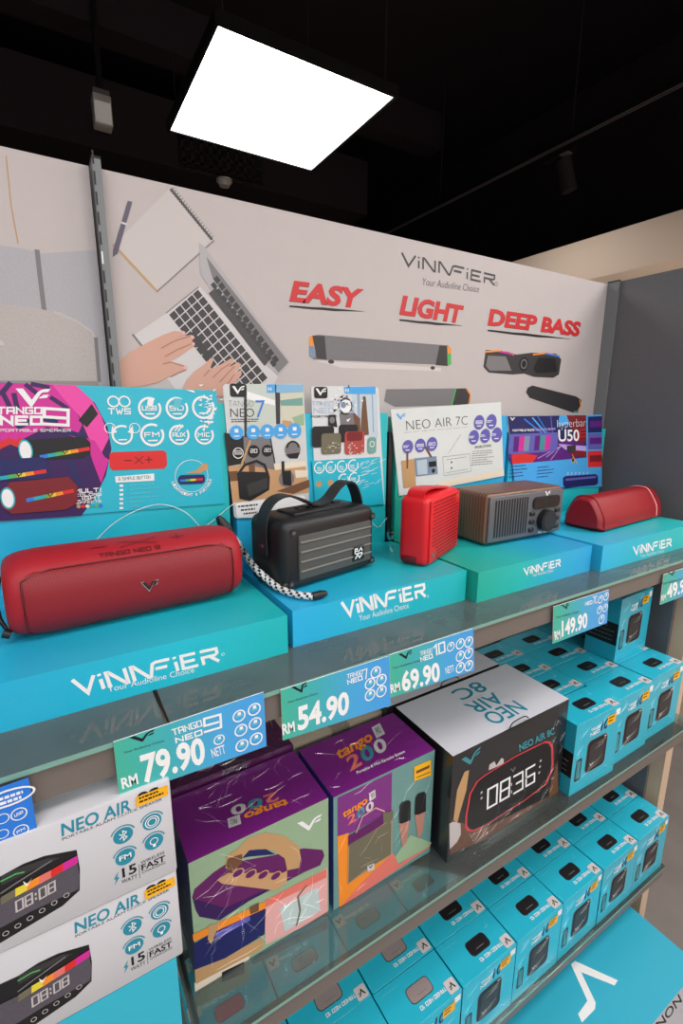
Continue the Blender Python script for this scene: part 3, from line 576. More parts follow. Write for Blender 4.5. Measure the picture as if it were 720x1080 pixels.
def card3(b):
    cardslab(b, [(328, 409), (331, 407), (396, 407.5), (399, 410), (405.5, 532), (333, 536)], mat('photo card white', (214, 216, 218), .35, coat=.5))
    T = tile(CF_, 320, 400, 7.2)
    b.poly(CF_, T((365, 105), (560, 108), (565, 450), (430, 420), (370, 250)), mat('bright window print', (190, 205, 216), .4), 1)
    for x in (410, 420, 520): b.stroke(CF_, T((x, 110), (x+10, 400)), .0016, PRB['steel'], 2)
    b.poly(CF_, T((440, 240), (450, 130), (470, 130), (480, 240), (495, 420), (430, 430)), PRB['brown'], 3); b.poly(CF_, T((270, 260), (370, 240), (400, 300), (410, 360), (280, 360)), GREY, 2); b.poly(CF_, T((370, 240), (430, 300), (430, 420), (400, 420)), PRB['brown'], 2)
    b.disc(CF_, T((315, 205))[0], .0165, K2, 3); b.disc(CF_, T((318, 205))[0], .0125, W, 4); b.disc(CF_, T((300, 195))[0], .006, PRB['steel'], 5)
    for i in range(26): x, y = random.gauss(270, 60), random.gauss(190, 45); b.poly(CF_, T((x, y), (x+random.uniform(8, 36), y+random.uniform(-14, 14)), (x+random.uniform(4, 22), y+random.uniform(6, 20))), random.choice((W, W, K2)), 5+i % 2)
    b.poly(CF_, T((185, 300), (190, 270), (240, 268), (250, 330), (255, 365), (185, 350)), K, 4); b.disc(CF_, T((215, 310))[0], .006, GREY, 5)
    b.rrect(CF_, T((78, 0))[0][0], T((180, 80))[0][0], T((100, 144))[0][1], T((100, 56))[0][1], .004, K, 4); b.vf(CF_, *T((88, 124), (172, 122), (88, 70)), W, 5)
    b.poly(CF_, T((305, 58), (545, 55), (545, 112), (312, 110)), PRB['sky'], 3); b.techno(CF_, 'H', *T((318, 98), (338, 98), (318, 70)), W, 4, .2)
    b.techno(CF_, 'TANGO', *T((64, 202), (225, 202), (62, 165)), mat('pale blue print', (176, 196, 222), .4), 4, .14); b.techno(CF_, 'NEO', *T((78, 258), (230, 258), (78, 212)), 'pale blue print', 4, .14); b.techno(CF_, '10', *T((242, 255), (380, 255), (242, 160)), 'pale blue print', 3, .1)
    b.techno(CF_, 'PORTABLE', *T((58, 292), (250, 290), (58, 276)), K2, 4, .2)
    def s(x0, x1, y0, y1, m, k): b.rrect(CF_, T((x0, y0))[0][0], T((x1, y0))[0][0], T((x0, y1))[0][1], T((x0, y0))[0][1], .006, m, k)
    s(62, 230, 358, 520, PRB['black'], 5); s(265, 410, 345, 480, PRB['black'], 4); s(132, 282, 412, 572, PRB['olive'], 6); s(310, 460, 398, 572, mat('dull red print', (176, 70, 66), .4), 6); s(325, 445, 400, 470, PRB['maroon'], 7)
    for i in range(40): x = random.choice((150, 330))+random.uniform(0, 110); y = random.uniform(480, 575); b.poly(CF_, T((x, y), (x+random.uniform(6, 24), y-5), (x+10, y+5)), random.choice((PRB['cream'], PRB['mint'], W)), 8)
    s(485, 550, 440, 565, PRB['sage'], 6); b.ring(CF_, T((517, 492))[0], .006, .0015, W, 7)
    b.poly(CF_, T((62, 620), (578, 588), (610, 950), (90, 980)), TEAL, 3)
    for c in ((118, 672), (205, 668), (290, 662), (375, 655), (302, 762), (383, 752)): icon(b, T, c, 40, '', W, False, 4); b.lines(CF_, T((c[0]-22, 0))[0][0], T((c[0]+22, 0))[0][0], T(c)[0][1], 2, .003, .0016, W, 5)
    for c in ((115, 795), (203, 785)): b.disc(CF_, T(c)[0], .0065, PRB['tan'], 4)
    for i in range(30): x, y = random.uniform(400, 570), random.uniform(620, 830); b.stroke(CF_, T((x, y), (x+random.uniform(20, 60), y-random.uniform(10, 24))), .0007, W, 5)
def card4(b):
    cardslab(b, [(412, 432), (528, 424), (531, 502), (421, 523)], mat('pale card', (206, 214, 214), .35, coat=.3, noise=(16, (222, 224, 222))))
    T = tile(CF_, 405, 420, 5.333); k2 = PRB['lilac']
    b.vf(CF_, *T((68, 122), (122, 118), (66, 88)), PRB['sky'], 2)
    b.text(CF_, 'NEO AIR 7C', *T((126, 180), (470, 148), (122, 128)), K2, 2, -.02)
    for i in range(8): b.stroke(CF_, T((114+46*i, 193-4.2*i), (150+46*i, 190-4.2*i)), .0012, GREY2, 2)
    for c, s, r in (((132, 273), '', 30), ((202, 266), 'B', 30), ((268, 258), '20', 30), ((533, 136), 'B', 29), ((602, 132), '', 29), ((503, 220), '', 29), ((567, 212), '', 28), ((632, 206), '', 29)):
        icon(b, T, c, r, s, k2, True, 3, W)
        if not s: b.lines(CF_, T((c[0]-18, 0))[0][0], T((c[0]+18, 0))[0][0], T((c[0], c[1]-4))[0][1], 2, .0032, .0018, W, 5)
    b.stroke(CF_, T((130, 300), (128, 390)), .0045, PRB['brown'], 5); b.stroke(CF_, T((232, 275), (262, 328)), .0045, PRB['brown'], 5)
    b.poly(CF_, T((95, 352), (168, 340), (178, 500), (108, 505)), PRB['tan'], 4); b.poly(CF_, T((168, 338), (292, 325), (300, 425), (178, 440)), PRB['steel'], 4); b.poly(CF_, T((180, 350), (238, 342), (242, 425), (186, 432)), mat('pale steel print', (178, 196, 208), .4), 5); b.poly(CF_, T((248, 358), (290, 352), (292, 382), (250, 388)), K, 5); b.disc(CF_, T((275, 408))[0], .005, K, 5)
    for l in (((328, 330), (480, 312), (488, 410), (335, 436), (328, 330)), ((350, 345), (460, 330)), ((360, 310), (428, 205)), ((345, 420), (470, 398))): b.stroke(CF_, T(*l), .0007, GREY, 3)
    for p in ((378, 360), (378, 392)): b.disc(CF_, T(p)[0], .0024, K2, 3, 10)
    b.text(CF_, 'SPECIFICATIONS', *T((508, 284), (600, 272), (507, 270)), K2, 3)
    b.lines(CF_, T((512, 0))[0][0], T((640, 0))[0][0], T((510, 300))[0][1], 7, .0052, .0014, GREY, 3)
    b.poly(CF_, T((520, 430), (672, 400), (675, 436), (300, 500), (300, 470)), PRB['cream'], 1)
def card5(b):
    cardslab(b, [(535, 439), (617.5, 438), (618.5, 513), (545, 521)], PRB['navy'])
    T = tile(CF_, 530, 430, 6.55)
    b.poly(CF_, T((36, 330), (560, 180), (575, 350), (300, 380), (60, 390)), PRB['purple'], 1)
    b.poly(CF_, T((390, 55), (440, 53), (470, 110), (380, 130)), PRB['sky'], 2); b.poly(CF_, T((440, 53), (578, 52), (580, 235), (520, 245), (460, 110)), PRB['maroon'], 2)
    for a, w, m in (((205, 70), .004, 'sky'), ((240, 60), .003, 'blue'), ((150, 80), .004, 'blue'), ((330, 60), .004, 'lilac')): b.stroke(CF_, T(a, (350, 240)), w, PRB[m], 2)
    b.poly(CF_, T((60, 300), (240, 330), (200, 385), (64, 388)), PRB['red'], 2)
    for p in ((300, 340), (240, 350), (330, 360)): b.stroke(CF_, T((400, 265), p), .002, mat('pale violet print', (190, 160, 225), .4) if p[0] == 300 else 'pale violet print', 3)
    b.poly(CF_, T((380, 250), (575, 265), (575, 300), (430, 290)), 'pale violet print', 3); b.poly(CF_, T((450, 290), (575, 300), (575, 345), (480, 330)), PRB['maroon'], 3)
    b.poly(CF_, T((66, 390), (575, 345), (578, 415), (682, 415), (682, 545), (400, 552), (80, 560)), PRB['sky'], 4)
    b.vf(CF_, *T((50, 90), (84, 90), (48, 66)), W, 4)
    b.techno(CF_, 'PORTABLE AUDIO', *T((66, 165), (215, 160), (66, 150)), W, 4, .2); b.techno(CF_, 'SOUNDBAR', *T((225, 160), (360, 155), (225, 144)), 'pale violet print', 4, .2)
    b.text(CF_, 'hyperbar', *T((374, 140), (572, 128), (372, 84)), W, 5, -.02); b.text(CF_, 'U50', *T((382, 232), (526, 228), (380, 152)), W, 5, .02)
    b.techno(CF_, '6', *T((530, 205), (570, 200), (530, 150)), PRB['red'], 5, .1)
    b.rrect(CF_, T((58, 0))[0][0], T((375, 250))[0][0], T((60, 322))[0][1], T((60, 182))[0][1], .008, PRB['lilac'], 5)
    for i, c in enumerate(('purple', 'magenta', 'steel', 'lilac', 'purple', 'sea', 'magenta', 'lilac')): b.rect(CF_, T((72+36*i, 250))[0][0], T((108+36*i, 250))[0][0], T((72, 305))[0][1], T((72, 200))[0][1], PRB[c], 6)
    b.poly(CF_, T((440, 262), (500, 258), (502, 290), (470, 312), (442, 292)), K2, 6); b.ring(CF_, T((482, 362))[0], .0075, .0018, GOLD, 6); b.disc(CF_, T((482, 362))[0], .0052, K2, 6); b.stroke(CF_, T((475, 322), (510, 385)), .0016, GOLD, 7)
    for x, n in ((75, 4), (275, 4)): b.lines(CF_, T((x, 0))[0][0], T((x+130, 0))[0][0], T((x, 408 if x < 100 else 412))[0][1], n, .0085, .0022, PRB['navy'], 6)
    for i in range(6): b.ring(CF_, T((446+27*i, 455-i))[0], .0035, .001, W, 6, 12)
    b.poly(CF_, T((412, 485), (430, 472), (640, 458), (655, 475), (655, 520), (640, 535), (430, 552), (415, 540)), PRB['navy'], 6); b.poly(CF_, T((430, 490), (640, 470), (640, 485), (430, 505)), PRB['lilac'], 7)
def card5b(b):
    F2 = Fr((0, CY-.0006, 0), X, Z)
    p = [F2.px(*q) for q in ((618, 438), (634.5, 437), (634.5, 511), (618.5, 513))]; v = [F2.P(*q) for q in p]
    b.raw(v+[q+Y*.002 for q in v], [(0, 1, 2, 3), (7, 6, 5, 4), (0, 4, 5, 1), (1, 5, 6, 2), (2, 6, 7, 3), (3, 7, 4, 0)], PRB['sky'])
    T = tile(F2, 530, 430, 6.55)
    for y, m in ((62, 'navy'), (178, 'lilac'), (300, 'red')): b.poly(F2, T((588, y), (684, y-4), (684, y+108), (588, y+112)), PRB[m], 2); b.poly(F2, T((600, y+30), (684, y+26), (684, y+70), (600, y+74)), PRB['purple' if m != 'red' else 'maroon'], 3)
BLU, TL, GRN = (33, 174, 212), (26, 182, 186), (30, 174, 154)
s1 = stand('teal display stand under the long red speaker, leftmost of the stands', -.19, .2565, .5682, [BLU, BLU, (30, 188, 210), TL], [(82, 733), (232, 697), (76, 717), (114, 730), (205, 709), (113, 724), (235, 690)], [card1], .0, boards=((-.19, .2565, .005),))
s2 = stand('teal blue display stand under the black speaker, second from left', .2685, .6085, .577, [(42, 178, 228), (32, 180, 214), (28, 180, 196), TL], [(363, 650), (449, 629), (360, 635), (379, 655), (431, 641), (378, 649), (451, 629)], [card2, card3], .0, boards=((.2685, .592, -.012),))
s3 = stand('green to blue display stand under the wooden radio', .6165, .952, .557, [GRN, (32, 184, 180), (38, 174, 212), (42, 166, 222)], [(553, 606.5), (591, 597), (552, 599), (561, 608.5), (583, 603), (561, 605)], [card4], .0, boards=((.6165, .952, -.02),))
s4 = stand('teal display stand under the dark red cylinder speaker, rightmost of the stands', .9645, 1.365, .541, [(44, 182, 222), (38, 184, 208), (32, 186, 192), (32, 186, 186)], [(668.5, 585), (708, 576), (667.5, 576.5), (675, 588), (700, 582), (675, 585)], [card5, card5b], .0, boards=((.9645, 1.365, -.06),))

ZB = ZS1+.0564            # tops of the stands
# ---------------------------------------------------------------- long red speaker
yaw = math.radians(2)
t = thing('portable_speaker', 'long red fabric speaker lying on the leftmost teal stand, braided strap attached', 'speaker', (.080, .700, ZB), yaw)
SL, SR = .147, .0525
def prof(n=40, sx=1., sz=1.):
    P = []
    for i in range(n):
        a = 2*math.pi*i/n; c, s_ = math.cos(a), math.sin(a); e = 2/2.5
        P.append((math.copysign(abs(c)**e, c)*SR*1.02*sx, math.copysign(abs(s_)**e, s_)*SR*sz))
    return P
def sp1(b):
    st = [(-SL, .74), (-SL+.0015, .82), (-SL+.006, .89), (-SL+.013, .945), (-SL+.022, .98), (-SL+.036, 1.0)]; st = st+[(-x, k) for x, k in st[::-1]]
    rings = [[(x, y, z+SR) for y, z in prof(40, k, k)] for x, k in st]
    for i in range(len(rings)-1):
        for j in range(40): b.raw([rings[i][j], rings[i+1][j], rings[i+1][(j+1) % 40], rings[i][(j+1) % 40]], [(0, 1, 2, 3)], REDR)
    b.raw(rings[0], [tuple(range(40))], REDR); b.raw(rings[-1], [tuple(range(39, -1, -1))], REDR)
part(t, 'body', sp1, 50)
def wrap(x, a, r=1.0): c, s_ = math.cos(a), math.sin(a); e = 2/2.5; return Vector((x, math.copysign(abs(c)**e, c)*SR*1.02*r, math.copysign(abs(s_)**e, s_)*SR*r+SR))
def sp1g(b):
    A0, A1, n, m = math.radians(140), math.radians(236), 18, 30; g = []
    for i in range(m+1):
        row = []
        for j in range(n+1):
            u, v = i/m*2-1, j/n*2-1
            # rounded corners of the cloth field
            L = .128; rc = .2
            vv = v; uu = u*L
            if abs(v) > 1-rc*1.4: uu *= 1-.10*((abs(v)-(1-rc*1.4))/(rc*1.4))**2
            row.append(wrap(uu, A0+(A1-A0)*(vv+1)/2, 1.022 if max(abs(u), abs(v)) < .97 else .995))
        g.append(row)
    for i in range(m):
        for j in range(n): b.raw([g[i][j], g[i][j+1], g[i+1][j+1], g[i+1][j]], [(0, 1, 2, 3)], REDC)
    rim = [wrap(u*.128*(.905 if abs(v) > .9 else 1), A0+(A1-A0)*(v+1)/2, 1.012) for u, v in [(-.85+.085*i, -1) for i in range(21)]+[(1, -.75+.15*i) for i in range(11)]+[(.85-.085*i, 1) for i in range(21)]+[(-1, .75-.15*i) for i in range(11)]]
    b.tube(rim+rim[:1], .0011, REDT, 6)
part(t, 'grille', sp1g, 60, label='dark red woven cloth')
def logo1(b):
    f = Fr(wrap(.012, math.radians(182), 1.035), X, Z); b.vf(f, (-.0115, -.0065), (.0115, -.0065), (-.0115, .008), CHROME, 0); b.vf(f, (-.0095, -.0045), (.0095, -.0045), (-.0095, .0068), BLKR, 3)
part(t, 'logo', logo1, label='chrome emblem')
def mk1(b):
    a = math.radians(128); o = wrap(-.02, a, 1.006); n = Vector((0, math.cos(a), math.sin(a))); v = n.cross(X)*-1; v = X.cross(n)*-1
    f = Fr(o, X, Vector((0, math.sin(a), -math.cos(a))))
    f = Fr(o, X, f.v if f.v.z > 0 else -f.v)
    b.techno(f, 'TANGO NEO 9', (-.022, -.0045), (.052, -.0045), (-.022, .0025), REDT, 2, .2)
    a = math.radians(110); o = wrap(0, a, 1.012); f = Fr(o, X, Vector((0, math.sin(a), -math.cos(a))))
    b.stroke(f, [(-.016, -.007), (.03, .006)], .0012, REDT, 1); b.stroke(f, [(-.016, .006), (.03, -.007)], .0012, REDT, 1)
    b.stroke(f, [(-.05, 0), (-.032, 0)], .0016, REDT, 1); b.stroke(f, [(.05, 0), (.068, 0)], .0016, REDT, 1); b.stroke(f, [(.059, -.006), (.059, .006)], .0016, REDT, 1)
part(t, 'buttons', mk1, label='dark red control marks and lettering')
part(t, 'strap_loop', lambda b: (b.tube([(-.140, .02, .075), (-.152, .01, .07), (-.157, -.01, .05), (-.155, -.02, .03), (-.148, -.022, .012), (-.140, -.02, .02)], .003, BLKR, 8), b.tube([(-.146, -.03, .012), (-.153, -.03, .016)], .006, BLKR, 8)), 60)
# braided wrist strap of the speaker (in the speaker's own frame)
inv = Matrix.Rotation(-yaw, 3, 'Z')
def loc1(p): return inv @ (Vector(p)-Vector((.080, .700, ZB)))
def onz(x, y, z): r = ray(x, y); return r*(z/r.z)
BR = [tuple(ray(244, 565)*(.752/ray(244, 565).y)), tuple(ray(251, 573)*(.738/ray(251, 573).y))]+[tuple(onz(x, y, ZB+h)) for x, y, h in ((258, 584, .034), (265, 594, .033), (273, 603, .028), (282, 611, .018), (292, 619, .010), (305, 625, .007), (318, 628, .007), (330, 629, .007))]
def spline(P, n):
    P = [Vector(p) for p in P]; out = []
    for i in range(len(P)-1):
        p0, p1, p2, p3 = P[max(i-1, 0)], P[i], P[i+1], P[min(i+2, len(P)-1)]
        for k in range(n): f = k/n; out.append(.5*((2*p1)+(p2-p0)*f+(2*p0-5*p1+4*p2-p3)*f*f+(3*p1-p0-3*p2+p3)*f**3))
    return out+[P[-1]]
bp = [loc1(p) for p in spline(BR, 10)]
strap = part(t, 'wrist_strap', lambda b: b.tube(bp, .0055, BRW, 9, BLKR), label='black and white braided cord')
def ony(x, y, yy): r = ray(x, y); return tuple(r*(yy/r.y))
part(strap, 'cord_end', lambda b: b.tube([loc1(q) for q in (ony(230, 545, .762), ony(233, 550, .762), ony(238, 556, .758), ony(244, 565, .752))], [.0045, .008, .0088, .006], BLKR, 10), 60, label='black moulded cord end')
part(strap, 'cord_end', lambda b: b.tube([loc1(r) for r in (onz(329, 629, ZB+.007), onz(338, 627, ZB+.007), onz(344, 625.5, ZB+.007))], [.006, .0065, .004], BLKR, 10), 60, label='black moulded cord end')

# ---------------------------------------------------------------- black speaker with handle
t = thing('portable_speaker', 'black boxy speaker with leather carry handle and grey striped grille', 'speaker', (.372, .705, ZB), math.radians(12))
w, d, h = .202, .098, .114
part(t, 'body', lambda b: b.rbox(w, d, h, .016, BLKR, 4, (0, 0, h/2)), 50)
F2 = Fr((0, -d/2-.0005, h/2), X, Z)
def gr2(b):
    b.rbox(.160, .006, .072, .0028, CLOTH, 2, (.006, -d/2-.001, h/2-.004))
    f = Fr((.006, -d/2-.0041, h/2-.004), X, Z)
    for i in range(4): zz = -.022+i*.0155; b.box(-.072, .084, -d/2-.0062, -d/2-.003, h/2-.004+zz, h/2-.004+zz+.0022, CLOTH2)
grl = part(t, 'grille', gr2, 40, label='grey ribbed grille')
def lg2(b):
    f = Fr((.052, -d/2-.0064, h/2-.024), X, Z); b.box(.040, .066, -d/2-.0062, -d/2-.003, h/2-.033, h/2-.008, K)
    f = Fr((.040, -d/2-.0063, h/2-.033), X, Z)
    for pl in ([(.004, .014), (.004, .021), (.009, .021), (.009, .017), (.005, .017)], [(.012, .015), (.018, .021), (.021, .016)], [(.005, .004), (.010, .010), (.015, .004), (.021, .010)], [(.006, .012), (.021, .012)]): b.stroke(f, pl, .0022, W, 1)
part(grl, 'badge', lg2, label='black square badge with white marks')
def frame2(b):
    b.rbox(w+.004, .012, .012, .005, BLKR, 3, (0, -d/2+.006, .012)); b.rbox(w*.6, d*.5, .006, .0025, BLKL, 2, (.0, .0, h+.001))
part(t, 'bumper', frame2, 40)
for q in ((-.082, .095), (-.088, .014), (.092, .095), (.092, .014)):
    part(t, 'screw', lambda b: (b.cyl((q[0], -d/2+.0015, q[1]), -Y, .0062, .003, BLKL, 14), b.cyl((q[0], -d/2-.0012, q[1]), -Y, .003, .0008, GUN, 8)), 40)
def hd2(b):
    P = spline([(-.106, 0, .055), (-.106, 0, .095), (-.100, 0, .122), (-.085, 0, .139), (-.060, 0, .144), (-.03, 0, .134), (.0, 0, .121), (.028, 0, .126), (.050, 0, .144), (.070, 0, .153), (.088, 0, .146), (.101, 0, .120), (.106, 0, .090), (.106, 0, .055)], 5)
    for i in range(len(P)-1):
        a, c = P[i], P[i+1]; dd = (c-a).normalized(); n = Vector((-dd.z, 0, dd.x))*.0015; w1 = .013
        q = [p+Y*s+n*k for p in (a, c) for s in (-w1, w1) for k in (-1, 1)]
        b.raw(q, [(0, 4, 6, 2), (1, 3, 7, 5), (0, 1, 5, 4), (2, 6, 7, 3)], BLKL)
hnd = part(t, 'handle', hd2, 50, label='black leather carry strap')
for s in (-1, 1): part(hnd, 'rivet', lambda b: b.cyl((s*.1075, 0, .068), X*s, .0045, .0018, CHROME, 12), 40, label='chrome rivet')
part(t, 'buttons', lambda b: [b.rbox(.016, .012, .004, .0015, BLKR, 2, (-.03+i*.026, 0.0, h+.005)) for i in range(4)], 40)

# ---------------------------------------------------------------- small red speaker
t = thing('portable_speaker', 'small bright red speaker with perforated front standing on edge beside the wooden radio', 'speaker', (.610, .680, ZB), math.radians(26))
w, d, h = .158, .058, .128
part(t, 'body', lambda b: b.rbox(w, d, h, .013, REDG, 4, (0, 0, h/2)), 50)
def gr3(b):
    b.rbox(w-.014, .004, h-.014, .0018, REDG, 2, (0, -d/2-.0006, h/2))
    f = Fr((0, -d/2-.0027, h/2), X, Z); hole = mat('grille hole', (70, 6, 12), .7)
    for i in range(21):
        for j in range(17):
            x, z = -.066+i*.0066+(j % 2)*.0033, -.053+j*.0066
            if abs(x) < .066 and not (x > .048 and z > .034) and not (x < -.044 and z < -.03): b.disc(f, (x, z), .0021, hole, 1, 6)
part(t, 'grille', gr3, 40, label='perforated red front')
part(t, 'logo', lambda b: b.vf(Fr((0, -d/2-.0028, h/2), X, Z), (-.064, -.052), (-.044, -.052), (-.064, -.038), CHROME, 2), label='silver emblem')
part(t, 'status_light', lambda b: b.cyl((.058, -d/2-.002, h-.016), -Y, .0042, .002, BRASS, 12), 40, label='brass coloured stud')
def lp3(b):
    P = spline([(-.072, 0, h-.012), (-.070, 0, h+.004), (-.055, 0, h+.010), (-.02, 0, h+.009), (.02, 0, h+.004), (.05, 0, h-.0005)], 5)
    for i in range(len(P)-1):
        a, c = P[i], P[i+1]; dd = (c-a).normalized(); n = Vector((-dd.z, 0, dd.x))*.0015
        q = [p+Y*s+n*k for p in (a, c) for s in (-.016, .016) for k in (-1, 1)]; b.raw(q, [(0, 4, 6, 2), (1, 3, 7, 5), (0, 1, 5, 4), (2, 6, 7, 3)], REDG)
part(t, 'carry_loop', lp3, 50)
part(t, 'foot', lambda b: b.rbox(.012, .03, .012, .003, REDT, 2, (-.076, .006, .012)), 40)

# ---------------------------------------------------------------- wooden radio
t = thing('radio_speaker', 'walnut wooden radio speaker with grey front plate and round black dial', 'radio', (.862, .712, ZB), math.radians(-1.5))
w, d, h = .238, .108, .111
part(t, 'cabinet', lambda b: b.rbox(w, d, h-.003, .010, WOODM, 4, (0, 0, h/2+.0015)), 50, label='walnut veneer cabinet')
part(t, 'front_plate', lambda b: (b.rbox(w-.010, .006, h-.014, .0028, GUN, 3, (0, -d/2-.002, h/2+.001)),), 40, label='gunmetal grey front')
ff = Fr((-w/2, -d/2-.0052, 0), X, Z)
def gr4(b):
    for i in range(13): x = .020+i*.0078; b.rrect(ff, x, x+.0044, .018, h-.014, .0018, K, 1)
part(t, 'grille', gr4, label='dark slotted grille')
def ds4(b):
    b.rbox(.086, .006, .027, .010, BLKR, 4, (w/2-.062, -d/2-.005, h-.031), 'y')
    f = Fr((w/2-.105, -d/2-.0081, h-.044), X, Z); b.rrect(f, .003, .036, .004, .022, .004, mat('display glass', (34, 24, 26), .1), 1); b.rrect(f, .05, .083, .004, .022, .004, 'display glass', 1)
part(t, 'display', ds4, 40, label='black display window')
part(t, 'logo', lambda b: b.vf(ff, (w-.069, h-.018), (w-.051, h-.018), (w-.069, h-.007), W, 2), label='white emblem')
part(t, 'dial', lambda b: (b.cyl((w/2-.064, -d/2-.005, .040), -Y, .024, .014, BLKR, 28), b.cyl((w/2-.064, -d/2-.019, .040), -Y, .019, .001, BLKL, 28)), 40, label='black ribbed dial')
for i, (x, z) in enumerate(((-.105, .062), (-.105, .044), (-.105, .026), (-.023, .062), (-.023, .044), (-.023, .026))):
    part(t, 'button', lambda b: b.rbox(.015, .006, .010, .0028, BLKR, 3, (w/2+x, -d/2-.006, z-.004)), 40, label='black button')
part(t, 'lettering', lambda b: b.text(ff, 'NEO AIR 7C', (w-.080, .0105), (w-.044, .0105), (w-.080, .0165), W, 2, .02))

# ---------------------------------------------------------------- dark red cylinder speaker
t = thing('soundbar', 'dark red rounded bar speaker with pale ring on the rightmost teal stand', 'speaker', (1.212, .660, ZB), math.radians(3.5))
HL = .158
def sec(k=1.):
    P = []; base = [(-.047, .012), (-.040, .003), (.040, .003), (.047, .012), (.045, .032), (.030, .066), (.014, .077), (-.006, .078), (-.022, .071), (-.044, .036)]
    pts = spline([(y, 0, z) for y, z in base+base[:1]], 3)[:-1]
    return [(p.x*k, (p.z-.036)*k+.036) for p in pts]
def hy(b):
    st = [(-HL, .80), (-HL+.004, .90), (-HL+.010, .96), (-HL+.02, 1.0)]; st = st+[(-x, k) for x, k in st[::-1]]
    R = [[(x, y, z) for y, z in sec(k)] for x, k in st]; n = len(R[0])
    for i in range(len(R)-1):
        for j in range(n): b.raw([R[i][j], R[i][(j+1) % n], R[i+1][(j+1) % n], R[i+1][j]], [(0, 1, 2, 3)], REDH)
    b.raw(R[0], [tuple(range(n))], mat('end cap red', (150, 16, 30), .5)); b.raw(R[-1], [tuple(range(n-1, -1, -1))], 'end cap red')
part(t, 'body', hy, 50)
def ringy(x, k, r, m):
    return lambda b: b.tube([(x, y, z) for y, z in sec(k)]+[(x, *sec(k)[0])], r, m, 6)
part(t, 'trim_ring', ringy(HL-.042, 1.012, .0017, mat('pale pink rubber', (232, 150, 150), .4)), 60, label='pale pink ring')
part(t, 'trim_ring', ringy(-HL+.016, 1.0, .003, REDH), 60)
for s in (-HL+.03, HL-.045): part(t, 'foot', lambda b: b.rbox(.012, .07, .006, .002, REDG, 2, (s, -.004, .003)), 40)

# ---------------------------------------------------------------- security wires
def wire(lab, pts, r=.0007): b = MB(pts[0]); b.tube(spline(pts, 8), r, WIRE, 5); tag(b.build('security_wire', smooth=60), lab, 'wire')
def ony(x, y, yy): r = ray(x, y); return tuple(r*(yy/r.y))
wire('thin clear security wire looping over the back of the long red speaker', [ony(100, 571, .79), ony(120, 552, .788), ony(145, 538, .786), ony(170, 532, .785), ony(195, 540, .784), ony(212, 557, .784)])
wire('thin clear security wire between the black cord end and the left stand', [ony(214, 557, .784), ony(226, 548, .786), ony(240, 536, .79), ony(248, 530, .793)])
wire('thin clear security wire right of the black speaker', [ony(388, 546, .79), ony(398, 556, .786), ony(404, 551, .784), ony(408, 546, .786)])
t = thing('divider_strip', 'black upright strip with clear clip between the second and third stands', 'divider', (.598, .80, ZS1))
part(t, 'strip', lambda b: b.box(.001, .010, .002, .03, 0, .288, BLKR)); part(t, 'clip', lambda b: b.rbox(.014, .012, .016, .002, CHROME, 2, (.004, -.004, .07)), 40, label='shiny clip')

# ================================================================ price tags
def ptag(lab, quad, price, rm, model, vfq, pq, rq, mq, icons, nett=None, cut=None, yy=None):
    yf = yy or Y1-.003; F = Fr((0, yf, 0), X, Z); o = F.px(*quad[3])
    x0 = o[0]; x1 = F.px(*quad[1])[0]; gm = grad('tag print %d' % len(MATS), [(66, 178, 152), (62, 172, 182), (70, 164, 220), (68, 156, 224)], 'X', x1-x0, .35, .2)
    b = MB((x0, yf, o[1])); p = [F.px(*q) for q in quad]; v = [F.P(*q) for q in p]
    b.raw(v, [(0, 1, 2, 3)], gm); b.raw([q+Y*.0016 for q in v], [(3, 2, 1, 0)], W)
    for i in range(4): j = (i+1) % 4; b.raw([v[i], v[j], v[j]+Y*.0016, v[i]+Y*.0016], [(0, 1, 2, 3)], W)
    T = tile(F, 0, 0, 1)
    if vfq: b.vf(F, *T(*vfq), K, 1); (x, y), (xr, yr), (xt, yt) = vfq; b.text(F, 'Your Audioline Choice', *T((x-8, y+9), (xr+8, yr+5), (x-8, y+6.6)), K2, 1)
    b.text(F, price, *T(*pq), W, 1, .035); b.text(F, 'RM', *T(*rq), W, 1, .03)
    for s, q, w_ in mq: b.techno(F, s, *T(*q), W, 1, w_)
    for c, r in icons:
        c0 = T(c)[0]; R = abs(T((c[0]+r, c[1]))[0][0]-c0[0]); b.ring(F, c0, R, R*.22, W, 1, 16); b.rect(F, c0[0]-R*.5, c0[0]+R*.5, c0[1]-R*.2, c0[1]+R*.2, LTEAL, 1); b.rect(F, c0[0]-R*.2, c0[0]+R*.3, c0[1]+R*.1, c0[1]+R*.6, W, 1)
    if nett: b.text(F, 'NETT', *T(*nett), W, 1, .01)
    return tag(b.build('price_tag'), lab, 'price tag', 'price tags on the upper shelf edge')
ptag('teal price tag reading RM 79.90 under the left end of the shelf', [(119.5, 783), (278, 730), (281, 787), (126, 842)], '79.90', 1, '', ((138, 786), (165, 777), (136, 778)), ((151, 825), (217, 803), (147, 797)), ((129, 832), (146, 826), (127, 821)),
     [('TANGO', ((183, 776), (213, 766), (181, 769)), .2), ('NEO', ((186, 784), (213, 775), (185, 778)), .22), ('9', ((216, 773), (233, 768), (215, 757)), .14)],
     [((252, 755), 7), ((268, 748), 7), ((254, 770), 7), ((269, 763), 7), ((255, 786), 7), ((270, 779), 7), ((231, 780), 6)], ((224, 799), (238, 794), (222, 790)))
